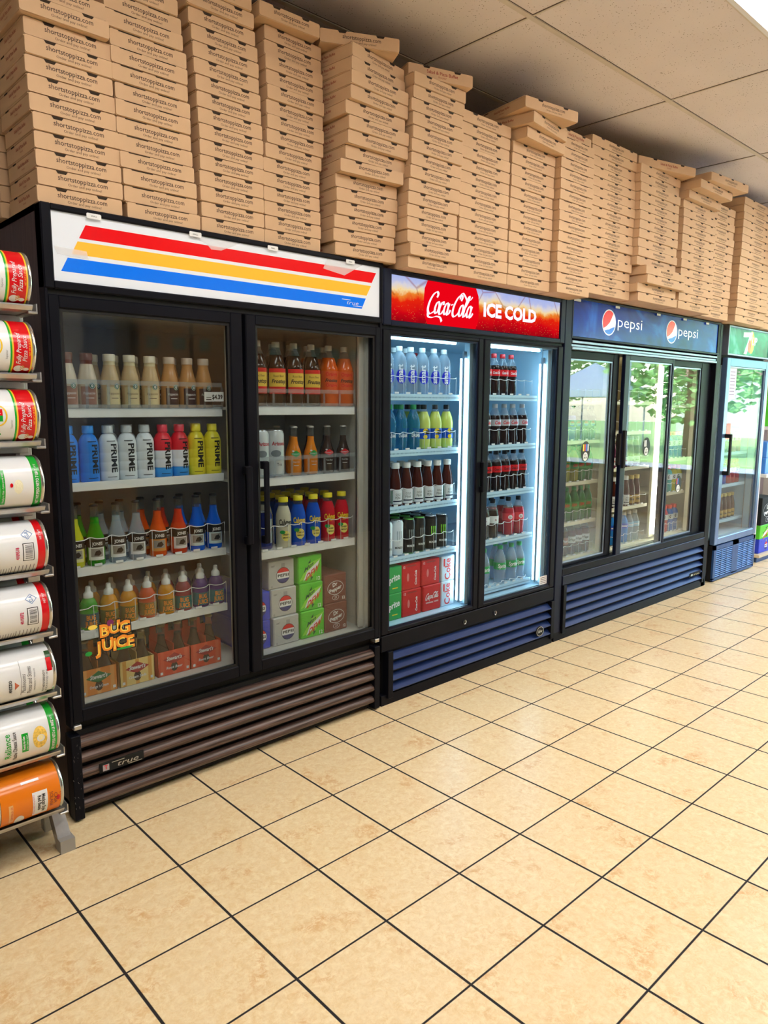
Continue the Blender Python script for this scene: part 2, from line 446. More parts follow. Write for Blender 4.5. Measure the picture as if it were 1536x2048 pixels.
# ------------------------------------------------------------------ outdoors through the storefront window
gr = mat('lawn_green', (132, 168, 96), .9, noise=.2, nscale=2); asph = mat('grey_asphalt', (150, 150, 152), .9, noise=.1)
struct(MB().box(X1 + .12, 60, -40, 30, -.2, -.1, asph).build('ground'))
struct(MB().box(17.5, 60, -40, 30, -.1, -.06, gr).build('lawn'))
leaf = mat('leafy_green', (126, 178, 104), .8, noise=.35, nscale=3.5); bark = mat('tree_bark', (92, 72, 54), .9)
def tree(x, y, h, r, label):
    t = thing('tree', label, 'tree', (x, y, -.06))
    MB().tube([(0, 0, 0), (.1, 0, h * .3), (0, .1, h * .6)], .16, bark, 8).build('trunk', t)
    c = MB(); vs = []; fs = []
    for k in range(2600):
        while True:
            p = Vector((random.uniform(-1, 1), random.uniform(-1, 1), random.uniform(-1, 1)))
            if .25 < p.length < 1: break
        p = Vector((p.x * r, p.y * r, h * .56 + p.z * h * .42)); q = Vector((random.gauss(0, 1), random.gauss(0, 1), random.gauss(0, 1))).to_track_quat('Z', 'Y')
        s_ = random.uniform(.10, .22); n_ = len(vs)
        vs += [p + q @ Vector(v) for v in ((-s_, 0, 0), (0, -s_ * .5, .02), (s_, 0, 0), (0, s_ * .5, .02))]; fs.append((n_, n_ + 1, n_ + 2, n_ + 3))
    c.add(vs, fs, leaf)
    c.build('crown', t)
tree(20.0, -7.0, 6.5, 2.6, 'broad green tree outside the window, left of the canopy tent')
tree(26.5, -4.6, 6.5, 2.4, 'round green tree outside the window, mirrored above the middle sliding door')
tree(25.5, -15.6, 8.0, 3.2, 'tall green tree outside the window, farthest from the store')
tree(17.5, -16.5, 5.6, 2.2, 'low green tree outside the window, at the far right of the lawn')
tn = thing('canopy_tent', 'pale blue canopy tent standing outside the window', 'tent', (21.5, -11.0, -.1))
tm = mat('tent_fabric', (206, 222, 240), .7, noise=.03); tv = [(-1.2, -1.2, 2.0), (1.2, -1.2, 2.0), (1.2, 1.2, 2.0), (-1.2, 1.2, 2.0), (0, 0, 2.9)]
MB().add(tv + [(a, b_, c - .25) for a, b_, c in tv[:4]], [(0, 1, 4), (1, 2, 4), (2, 3, 4), (3, 0, 4), (0, 5, 6, 1), (1, 6, 7, 2), (2, 7, 8, 3), (3, 8, 5, 0)], tm).build('canopy', tn)
for a in (-1.17, 1.17):
    for b_ in (-1.17, 1.17): MB().box(a - .02, a + .02, b_ - .02, b_ + .02, 0, 2.0, alu).build('pole', tn)
hs = thing('house', 'low white house beyond the lawn outside the window', 'house', (36, -7, -.06))
MB().box(-2, 2, -7, 7, 0, 2.8, mat('white_siding', (228, 228, 224), .8)).build('wall', hs)
MB().add([(-2.3, -7.3, 2.8), (2.3, -7.3, 2.8), (2.3, 7.3, 2.8), (-2.3, 7.3, 2.8), (0, -7.3, 4.2), (0, 7.3, 4.2)], [(0, 3, 5, 4), (1, 4, 5, 2), (0, 4, 1), (3, 2, 5)], mat('brown_shingles', (120, 96, 80), .9)).build('roof', hs)
w = bpy.data.worlds.new('sky'); S.world = w; w.use_nodes = True
nt = w.node_tree; sk = nt.nodes.new('ShaderNodeTexSky'); sk.sky_type = 'NISHITA'; sk.sun_elevation = math.radians(48); sk.sun_rotation = math.radians(200); sk.sun_disc = False
nt.links.new(sk.outputs[0], nt.nodes['Background'].inputs[0]); nt.nodes['Background'].inputs[1].default_value = 4.5
sd = bpy.data.lights.new('sun', 'SUN'); sd.energy = 45; sd.angle = .01; sd.color = (1, .95, .86)
so = bpy.data.objects.new('sun', sd); COL.objects.link(so); so.rotation_euler = (0, math.radians(-42), math.radians(-15)); so.location = (20, -5, 12)
# ------------------------------------------------------------------ camera
cd = bpy.data.cameras.new('camera'); cam = bpy.data.objects.new('camera', cd); COL.objects.link(cam)
cam.location = (-.8016, -2.3711, 1.4015); cam.rotation_euler = (1.42330105, -.00559165, -.75081157)
cd.sensor_fit = 'HORIZONTAL'; cd.sensor_width = 36; cd.lens = 36 * 1461.406 / 1536; cd.clip_start = .02
S.camera = cam
# ================================================================== pizza boxes
BH = .0507
def pizza_master(w, name_key, slots, side=True, front_red=False, h=BH):
    t = bpy.data.objects.new('pizza_box', None); t.empty_display_size = .05
    b_ = MB(); b_.box(0, w, .003, w, 0, h - .0045, kraft, .0015); b_.box(-.0012, w + .0012, .0075, w, h - .0042, h - .0006, kraft, .0012)
    b_.box(.004, w - .004, .004, w - .004, h - .0048, h - .0040, slot_m)  # dark sheet in the lid seam: the seam's shade put into colour
    if side:
        y = w * .45
        b_.text('Salad & Pizza Buffet', red_ink, (-.0004, y, h * .50), (0, -1, 0), (0, 0, 1), width=.105, height=.0095, bold=.012)
        b_.text('Everyday!', red_ink, (-.0004, y, h * .26), (0, -1, 0), (0, 0, 1), height=.0052)
        b_.poly(rect(.030, .007, (0, 0)), slot_m, (-.0006, w * .76, h - .0052), (0, -1, 0), (0, 0, 1))
        b_.text('Salad & Pizza Buffet', red_ink, (w + .0004, w * .5, h * .50), (0, 1, 0), (0, 0, 1), width=.105, height=.0095, bold=.012)
    f = MB(); f.poly([(p[0] + w / 2, p[1] + h / 2 - .0002) for p in rrect(w, h - .0030, .006)], kraft, (0, 0, 0), th=.0028)
    c = w * .52
    if front_red:
        f.text('Salad & Pizza Buffet', red_ink, (c, -.0004, h * .46), width=.15, height=.0125, bold=.012)
        f.text('Everyday!', red_ink, (c, -.0004, h * .22), height=.007)
    else:
        f.text('shortstoppizza.com', brown_ink, (c, -.0004, h * .46), width=.152, height=.0145, bold=.008)
        f.text('Order and pay online!', brown_ink, (c + .005, -.0004, h * .2), width=.104, height=.0072)
    for kx, kw, kh in slots:
        x = w * kx
        f.poly([(x - kw / 2, 0), (x - kw / 2 + kh * .7, -kh), (x + kw / 2 - kh * .7, -kh), (x + kw / 2, 0)], slot_m, (0, -.0004, h - .0014))
    return (t, b_, f)
two = [(.275, .036, .0085), (.755, .036, .0085)]
lines = [(.25, .075, .0030), (.7, .075, .0030)]
three = [(.22, .034, .0075), (.55, .034, .0075), (.86, .034, .0075)]
_pz = {}
def pizza(w, var, x, y, z, rz, label, group):
    k = (w, var)
    if k not in _pz:
        sl = {'two': two, 'line': lines, 'three': three, 'red': two}[var]
        t, b_, f = pizza_master(w, var, sl, front_red=(var == 'red'))
        COL.objects.link(t); t.location = (x, y, z); t.rotation_euler = (0, 0, rz); tag(t, label, 'pizza box', group)
        b_.build('carton', t); f.build('front_flap', t); _pz[k] = t
        return t
    return dup(_pz[k], (x, y, z), rz, label, group)
def at_y(L, n):  # interpolate a lean
    return [L[0] + (L[1] - L[0]) * i / max(n - 1, 1) for i in range(n)]
R_ = random.Random(3)
STK = ['first', 'second', 'third', 'fourth', 'fifth', 'sixth', 'seventh', 'eighth', 'ninth', 'tenth', 'eleventh', 'twelfth', 'thirteenth', 'fourteenth', 'fifteenth']
def stack(i, w, var, n, zb, xs, ys, yaw=0., jx=.0025, jy=.004, jr=.6, extra=()):
    """one stack: n boxes from base zb, then hand-set ones (x, y, degrees, variant)"""
    tot = n + len(extra); yaws = yaw if isinstance(yaw, (list, tuple)) else [yaw] * n
    for q in range(tot):
        if q < n: x, y, r, v = xs[q] + R_.uniform(-jx, jx), ys[q] + R_.uniform(-jy, jy), yaws[q] + R_.uniform(-jr, jr), var
        else: x, y, r, v = extra[q - n]
        pos = 'bottom' if q == 0 else 'topmost' if q == tot - 1 else ORD[q] + ' from bottom'
        lab = 'kraft pizza box, %s in the %s stack from left on the coolers' % (pos, STK[i])
        if i == 0 and q == tot - 1: pass
        pizza(w, v, x, y, zb + q * (BH + .0004), math.radians(r), lab, 'pizza boxes in the %s stack' % STK[i])
ZT, ZC, ZP = 1.992, 1.977, 2.012
x1 = [.006, .008, .010, .008, .003, .000, -.003, -.005, -.005, -.005, -.022, -.028]
stack(0, .26, 'two', 12, ZT, x1, [.012] * 10 + [-.012, -.004])
stack(1, .26, 'line', 14, ZT, [.279, .277, .272, .266, .263, .258, .257, .258, .25, .25, .249, .236, .238, .226], [.012] * 14)
stack(2, .26, 'two', 16, ZT, [.548] * 8 + [.545, .542, .538, .535, .532, .522, .512, .50], [.012] * 14 + [.0, -.01])
stack(3, .262, 'two', 15, ZT, [.813, .812, .812, .812, .812, .815, .822, .83, .83, .832, .832, .832, .832, .834, .836], [.016] * 12 + [.02, .025, .03], extra=((.79, -.01, -2, 'two'),))
c5x = [1.131, 1.12, 1.123, 1.13, 1.13, 1.125, 1.127, 1.148, 1.145, 1.145, 1.129, 1.138, 1.137, 1.143, 1.149]
c5y = [-.01, -.012, -.014, -.02, -.02, -.02, -.05, -.055, -.072, -.078, -.08, -.098, -.105, -.10, -.095]
stack(4, .315, 'two', 15, ZT, c5x, c5y, yaw=[-4] * 6 + [-5, -2, -2, -2, 0, 1, 2, 6, 7], extra=((1.065, -.004, -27, 'two'),), jx=.001, jy=.002)
c6x = [1.468, 1.466, 1.455, 1.448, 1.45, 1.452, 1.454, 1.456, 1.460, 1.458, 1.462, 1.456, 1.45, 1.46, 1.462]
stack(5, .31, 'two', 15, ZC, [x + .007 for x in c6x], [-.08, -.09, -.086, -.09, -.09, -.092, -.094, -.096, -.098, -.10, -.102, -.104, -.105, -.107, -.108], yaw=-1, extra=((1.48, -.062, -18, 'red'),), jx=.001)
stack(6, .355, 'two', 14, ZC, at_y((1.787, 1.787), 14), at_y((-.086, -.085), 14))
stack(7, .35, 'two', 13, ZC, at_y((2.146, 2.155), 13), at_y((-.088, -.088), 13), extra=((2.17, -.16, 4, 'two'), (2.155, -.205, 8, 'two'), (2.095, -.20, -9, 'two')))
stack(8, .305, 'line', 15, ZC, at_y((2.508, 2.514), 15), at_y((-.125, -.12), 15), extra=((2.516, -.10, 1, 'red'),))
stack(9, .47, 'three', 16, ZP, at_y((2.830, 2.830), 16), at_y((-.097, -.098), 16))
stack(10, .49, 'three', 15, ZP, [3.325, 3.305, 3.36, 3.35, 3.31, 3.31, 3.31, 3.31, 3.31, 3.308, 3.306, 3.305, 3.303, 3.30, 3.30], [-.14, -.14, -.17, -.17] + [-.13] * 11, extra=((3.32, -.10, -14, 'red'),))
stack(11, .47, 'three', 13, ZP, [3.835, 3.84, 3.86, 3.85, 3.85, 3.84, 3.84, 3.84, 3.84, 3.84, 3.84, 3.84, 3.83], [-.14] * 13, extra=((3.83, -.17, 0, 'three'), (3.84, -.235, 0, 'three'), (3.92, -.262, -5, 'three')))
stack(12, .44, 'two', 15, ZP, at_y((4.335, 4.34), 15), at_y((-.07, -.07), 15))
stack(13, .60, 'two', 17, ZP, at_y((4.835, 4.825), 17), at_y((-.10, -.11), 17), yaw=1.2, jr=.8)
stack(14, .60, 'line', 15, ZP, [5.475] * 9 + [5.5, 5.49, 5.5, 5.49, 5.5, 5.5], [-.04] * 9 + [-.24, -.25, -.22, -.26, -.2, -.22], jr=1)
for q in range(9):
    pizza(.26, 'two', -.012 + R_.uniform(-.004, .004), .30, ZT + q * (BH + .0004), 0, 'kraft pizza box, %s in the stack behind the leftmost stack' % ('bottom' if q == 0 else ORD[q] + ' from bottom'), 'pizza boxes behind the leftmost stack')
# ================================================================== coolers
def body(root, x0, x1, z0, z1, m, lin_m, ix0, ix1, iz0, iz1, dep=.76, side=None, iy0=.05, iy1=.66):
    b_ = MB(); s_ = side or m
    b_.box(x0, x0 + .02, .045, dep, z0, z1, s_).box(x1 - .02, x1, .045, dep, z0, z1, s_)
    b_.box(x0, x1, dep - .02, dep, z0, z1, m).box(x0, x1, .045, dep, z1 - .02, z1, m).box(x0, x1, .045, dep - .02, z0, z0 + .02, m)
    b_.box(x0 + .02, x1 - .02, .045, dep - .02, z0 + .02, iz0 - .012, dark).box(x0 + .02, x1 - .02, .045, dep - .02, iz1 + .012, z1 - .02, dark)
    b_.build('cabinet', root)
    l = MB()
    l.box(ix0 - .015, ix0, iy0, iy1, iz0 - .01, iz1, lin_m).box(ix1, ix1 + .015, iy0, iy1, iz0 - .01, iz1, lin_m)
    l.box(ix0, ix1, iy1, iy1 + .015, iz0 - .01, iz1, lin_m).box(ix0 - .015, ix1 + .015, iy0, iy1, iz1, iz1 + .01, lin_m).box(ix0 - .015, ix1 + .015, iy0, iy1, iz0 - .012, iz0, lin_m)
    for x in (ix0 + .002, ix1 - .012):       # shelf standards
        l.box(x, x + .010, iy0 + .05, iy0 + .055, iz0, iz1, steel)
    l.build('inner_liner', root)
def frame4(b_, x0, x1, z0, z1, gx0, gx1, gz0, gz1, y0, y1, m, bev=.004):
    b_.box(x0, gx0, y0, y1, z0, z1, m, bev).box(gx1, x1, y0, y1, z0, z1, m, bev)
    b_.box(gx0 - .004, gx1 + .004, y0 + .0006, y1 - .0006, gz1, z1, m, bev).box(gx0 - .004, gx1 + .004, y0 + .0006, y1 - .0006, z0, gz0, m, bev)
def door(root, x0, x1, z0, z1, g, m, y0=0., y1=.04, gask=True, lip=None, pm=None):
    b_ = MB(); frame4(b_, x0, x1, z0, z1, g[0], g[1], g[2], g[3], y0, y1, m)
    d = b_.build('door', root)
    MB().box(g[0] - .003, g[1] + .003, y0 + .014, y0 + .020, g[2] - .003, g[3] + .003, pm or pane_g).build('pane', d)
    if gask:
        q = MB(); frame4(q, g[0] - .001, g[1] + .001, g[2] - .001, g[3] + .001, g[0] + .009, g[1] - .009, g[2] + .009, g[3] - .009, y0 + .006, y0 + .013, lip or dark, 0)
        q.build('gasket', d)
    return d
def handle(d, x, z0, z1, m, y0=-.028, w=.020):
    b_ = MB(); b_.box(x - w / 2, x + w / 2, y0, y0 + .012, z0, z1, m, .004).box(x - w / 2, x + w / 2, y0 + .01, .003, z0, z0 + .03, m, .002).box(x - w / 2, x + w / 2, y0 + .01, .003, z1 - .03, z1, m, .002)
    b_.build('handle', d)
def louvers(root, x0, x1, z0, z1, n, m, y=.0, frame=black, blade=True):
    g = MB(); g.box(x0 - .03, x1 + .03, .028, .044, z0 - .02, z1 + .005, dark)
    g.box(x0 - .032, x0, y - .012, .03, z0 - .02, z1 + .005, frame, .002).box(x1, x1 + .032, y - .012, .03, z0 - .02, z1 + .005, frame, .002)
    G = g.build('grille', root); p = (z1 - z0) / n
    for k in range(n):
        za = z0 + p * k; l = MB()
        # a rolled slat: leans out at the bottom, rounded nose
        prof = [(y + .024, za + p * .80), (y + .010, za + p * .78), (y - .005, za + p * .60), (y - .010, za + p * .36), (y - .004, za + p * .2), (y + .008, za + p * .16), (y + .022, za + p * .26)]
        if blade: prof = [(y - .009, za + p * .20), (y - .011, za + p * .30), (y + .020, za + p * .80), (y + .024, za + p * .74)]
        vs = [(x, a, b2) for x in (x0, x1) for a, b2 in prof]; q = len(prof)
        l.add(vs, [(j, (j + 1) % q, q + (j + 1) % q, q + j) for j in range(q)], m, not blade); l.add(vs, [tuple(range(q - 1, -1, -1)), tuple(range(q, 2 * q))], m)
        l.build('louver', G)
    return G
def shelf(root, x0, x1, z, y0=.085, y1=.62, lip=.030, m=None, rail=None, wire=None, dots=None):
    m = m or white; b_ = MB(); b_.box(x0, x1, y0 + .004, y1, z - .010, z, m); b_.box(x0, x1, y0, y0 + .006, z - lip, z + .004, m, .0015)
    if dots:
        n = int((x1 - x0) / .0085)
        b_.add([(x0 + (x1 - x0) * (i + .5) / n + dx, y0 - .0005, z - lip * .45 + dz) for i in range(n) for dx, dz in ((-.0022, -.003), (.0022, -.003), (.0022, .003), (-.0022, .003))], [tuple(range(4 * i, 4 * i + 4)) for i in range(n)], dots)
    o = b_.build('shelf', root)
    if wire:
        h, m2, pitch = wire; w = MB(); n = max(1, int((x1 - x0) / pitch))
        yy = y0 + .006
        pts = []
        for i in range(n):
            xa, xb = x0 + (x1 - x0) * i / n, x0 + (x1 - x0) * (i + 1) / n
            pts += [(xa + .004, yy + .004, z + h - .004), ((xa + xb) / 2, yy - .004, z + h), (xb - .004, yy + .004, z + h - .004)]
            w.box(xb - .0012, xb + .0012, yy, yy + .004, z, z + h - .004, m2)
            w.box(xa + pitch * .25, xb - pitch * .25, yy - .006, yy, z + .001, z + .010, m2)
        w.tube(pts, .0018, m2, 5); w.build('retaining_wire', o)
    return o
def tray(parent, x0, x1, z, h, n, y=.080):
    """clear plastic pusher tray front: rail, foot and dividers"""
    b_ = MB(); b_.box(x0, x1, y, y + .002, z + h - .016, z + h, clear_pl).box(x0, x1, y, y + .002, z, z + .014, clear_pl)
    for i in range(n + 1):
        x = x0 + (x1 - x0) * i / n; b_.box(x - .0045, x + .0045, y, y + .002, z + .014, z + h - .016, clear_pl); b_.box(x - .0045, x + .0045, y + .002, y + .006, z, z + .012, clear_pl)
    return b_.build('divider_tray', parent)
def bx(p, name, m, x0, x1, y0, y1, z0, z1, bev=.002):
    return MB().box(x0, x1, y0, y1, z0, z1, m, bev).build(name, p)

# ---------------------------------------------------------------- striped (left) cooler
wood = mat('walnut_vinyl', (92, 74, 68), .42, noise=.0)
def woodgrain(name, a, b2, sc=(1.2, 30, 60)):
    m = bpy.data.materials.new(name); m.use_nodes = True; nt = m.node_tree; L = nt.links.new; b = nt.nodes['Principled BSDF']
    tc = nt.nodes.new('ShaderNodeTexCoord'); mp = nt.nodes.new('ShaderNodeMapping'); mp.inputs['Scale'].default_value = sc
    n = nt.nodes.new('ShaderNodeTexNoise'); n.inputs['Scale'].default_value = 4; n.inputs['Detail'].default_value = 6; n.inputs['Distortion'].default_value = .4
    cr = nt.nodes.new('ShaderNodeValToRGB'); cr.color_ramp.elements[0].position = .35; cr.color_ramp.elements[0].color = lin(a); cr.color_ramp.elements[1].position = .68; cr.color_ramp.elements[1].color = lin(b2)
    L(tc.outputs['Object'], mp.inputs[0]); L(mp.outputs[0], n.inputs['Vector']); L(n.outputs['Fac'], cr.inputs[0]); L(cr.outputs[0], b.inputs['Base Color']); b.inputs['Roughness'].default_value = .38
    return m
wood_l = woodgrain('walnut_slat', (48, 34, 28), (108, 84, 74)); wood_s = woodgrain('walnut_side', (46, 34, 32), (74, 58, 54), (20, 20, 1.2))
A = thing('beverage_cooler', 'black two-door beverage cooler with red, yellow and blue striped sign', 'beverage cooler', (0, 0, 0))
body(A, .004, 1.396, .03, ZT - .001, black, liner, .05, 1.348, .385, 1.70, side=wood_s)
bx(A, 'foot', dark, .04, .10, .06, .12, 0, .03); bx(A, 'foot', dark, 1.30, 1.36, .06, .12, 0, .03); bx(A, 'foot', dark, .04, .10, .66, .72, 0, .03); bx(A, 'foot', dark, 1.30, 1.36, .66, .72, 0, .03)
bx(A, 'corner_post', black, .004, .014, 0, .045, .33, 1.99); bx(A, 'corner_post', black, 1.386, 1.398, 0, .045, .33, 1.99)
bx(A, 'header_trim', dark, .012, 1.39, .012, .05, 1.725, 1.765)
sg = MB(); frame4(sg, .004, 1.402, 1.742, 1.992, .036, 1.388, 1.767, 1.973, -.004, .05, black, .004); SG = sg.build('sign_frame', A)
sign_w = mat('backlit_white_acrylic', (222, 228, 236), .18, noise=0, emit=.14)
sr, sy, sb = (mat('stripe_%s' % n, c, .18, noise=0, emit=.12) for n, c in (('red', (226, 8, 16)), ('yellow', (246, 186, 56)), ('blue', (0, 116, 244))))
p = MB().box(.034, 1.390, .006, .012, 1.765, 1.975, sign_w)
p.poly([(.141, 1.945), (.119, 1.903), (1.341, 1.905), (1.366, 1.948)], sr, (0, .0055, 0)).poly([(.114, 1.893), (.093, 1.853), (1.312, 1.850), (1.337, 1.892)], sy, (0, .0055, 0)).poly([(.081, 1.840), (.059, 1.798), (1.285, 1.794), (1.308, 1.838)], sb, (0, .0055, 0))
P = p.build('sign_panel', A)
lg = MB(); lg.text('true', wht_ink, (1.235, .005, 1.806), width=.062, height=.016, shear=.25, bold=-.01); lg.poly(rect(.045, .0022, (1.20, 1.824)), wht_ink, (0, .005, 0)); lg.poly(rect(.05, .0022, (1.262, 1.802)), wht_ink, (0, .005, 0)); lg.build('lettering', P)
tape = glassy('clear_tape', (245, 245, 245), ior=1.3, rough=.3, body=.45)
for pts in ([(.04, 1.870), (.05, 1.848), (.145, 1.842), (.14, 1.866)], [(.48, 1.972), (.70, 1.972), (.62, 1.936), (.58, 1.934), (.56, 1.952)], [(1.10, 1.972), (1.29, 1.972), (1.19, 1.918), (1.08, 1.932)]): MB().poly(pts, tape, (0, .0045, 0)).build('tape', P)
for x in (.165, .515, .835, 1.215):
    c = MB(); c.poly(rrect(.046, .016, .004), white, (x, -.0042, 1.9735), th=.001); c.text('SMALL', ink, (x, -.0048, 1.971), height=.0045); c.build('size_tag', SG)
d1 = door(A, .012, .697, .342, 1.726, (.047, .646, .388, 1.686), black); d2 = door(A, .711, 1.388, .342, 1.726, (.756, 1.360, .388, 1.688), black)
handle(d1, .698, .865, 1.165, black, -.030, .026); handle(d2, .775, .86, 1.18, black, -.03, .024)
for x in (.012, 1.36): bx(A, 'hinge', steel, x, x + .026, -.006, .03, .322, .338)
for z in (.30, .17, .06):
    pass
G = louvers(A, .030, 1.352, .028, .300, 5, wood_l, blade=False)
scr = MB()
for k in range(22):
    x = R_.uniform(-.001, .028); z = R_.uniform(.03, .29); a = R_.uniform(0, PI); l = R_.uniform(.003, .012)
    scr.poly([(x, z), (x + l * math.cos(a) * .5, z + l * math.sin(a)), (x + l * math.cos(a) * .5 + .0006, z + l * math.sin(a) + .0004), (x + .0007, z + .0005)], mat('scuff_grey', (150, 146, 142), .7), (0, -.0125, 0))
scr.build('scuff_mark', G)
bd = MB(); bd.poly(rrect(.158, .034, .003), dark, (.165, -.0112, .165), th=.004); bd.poly([(p_[0] - .058, p_[1]) for p_ in rect(.022, .022)], mat('badge_grey', (170, 160, 165), .4), (.165, -.0154, .165)); bd.text('T', red, (.107, -.0158, .160), height=.014, bold=.03)
bd.text('true', steel, (.185, -.0155, .157), width=.075, height=.018, shear=.25); bd.poly(rect(.045, .0022, (.15, .177)), steel, (0, -.0155, 0)); bd.poly(rect(.05, .0022, (.21, .153)), steel, (0, -.0155, 0)); bd.build('badge', A)
TLS = [1.375, 1.131, .842, .620]; TRS = [1.383, 1.098, .800]
for z in TLS: shelf(A, .072, .655, z, lip=.026)
for z in TRS: shelf(A, .72, 1.315, z, lip=.030)
bx(A, 'center_post', liner, .668, .700, .07, .085, .39, 1.69); bx(A, 'corner_post', liner, 1.318, 1.346, .06, .075, .39, 1.69)
tray(A, .075, .652, TLS[0] + .004, .095, 8); tray(A, .80, 1.312, TRS[0] + .004, .07, 6); tray(A, .80, 1.312, TRS[1] + .004, .085, 6)
def hoops(root, x0, x1, z, n, h, y=.083, r=.0016, m=None):
    b_ = MB(); m = m or white; P_ = []
    for i in range(n):
        xa, xb = x0 + (x1 - x0) * i / n, x0 + (x1 - x0) * (i + 1) / n
        P_ += [(xa + .001, y + .010, z + h), (xa + (xb - xa) * .3, y, z + h - .005), (xa + (xb - xa) * .7, y, z + h - .005)]
        b_.tube([(xa + .001, y + .010, z), (xa + .001, y + .010, z + h)], .0009, m, 5)
        b_.box(xa + .008, xa + .034, y - .003, y, z + .002, z + .010, m)
    P_.append((x1, y + .010, z + h)); b_.tube(catmull(P_, 3), r, m, 5); b_.tube([(x1, y + .010, z), (x1, y + .010, z + h)], .0009, m, 5)
    return b_.build('retaining_wire', root)
hoops(A, .06, .655, TLS[2] + .003, 8, .10); hoops(A, .06, .655, TLS[3] + .003, 8, .085); hoops(A, .74, 1.31, TRS[2] + .003, 8, .10)
pt = MB(); pt.box(.575, .655, .074, .076, 1.405, 1.440, white); pt.text('$4.39', ink, (.628, .0735, 1.414), height=.016, width=.044, bold=.03); pt.poly(rect(.022, .004, (.592, 1.412)), ink, (0, .0735, 0)); pt.poly(rect(.02, .002, (.592, 1.42)), ink, (0, .0735, 0)); pt.build('price_tag', A)
# drink sticker on the left pane: bright two-line lettering
stk = MB(); oc = mat('sticker_orange', (246, 150, 40), .5, noise=0, emit=0); ye = mat('sticker_yellow', (252, 222, 92), .5, noise=0)
def word(s, x, z, sz, rz):
    for q, ch in enumerate(s):
        w_ = sz * (.78 if ch != 'I' else .34)
        zz = z + (.006 if q % 2 else 0)
        for m_, bo, dy in ((ink, .11, 0), (oc, .045, -.0003)): stk.text(ch, m_, (x + w_ / 2, .0130 + dy, zz), height=sz, bold=bo)
        stk.text(ch, ye, (x + w_ / 2, .0124, zz + .004), height=sz * .72, bold=.0)
        x += w_ * 1.04
word('BUG', .121, .616, .042, 0); word('JUICE', .096, .561, .041, 0)
stk.poly(circle(.016, .008, 12, c=(.098, .656)), ye, (0, .0125, 0)); stk.poly(circle(.012, .012, 12, c=(.158, .660)), mat('sticker_plum', (120, 30, 90), .5), (0, .0125, 0)); stk.poly(circle(.030, .004, 16, c=(.204, .562)), green, (0, .0122, 0)); stk.poly(circle(.012, .008, 14, c=(.080, .568)), green, (0, .0122, 0))
stk.build('sticker', d1)

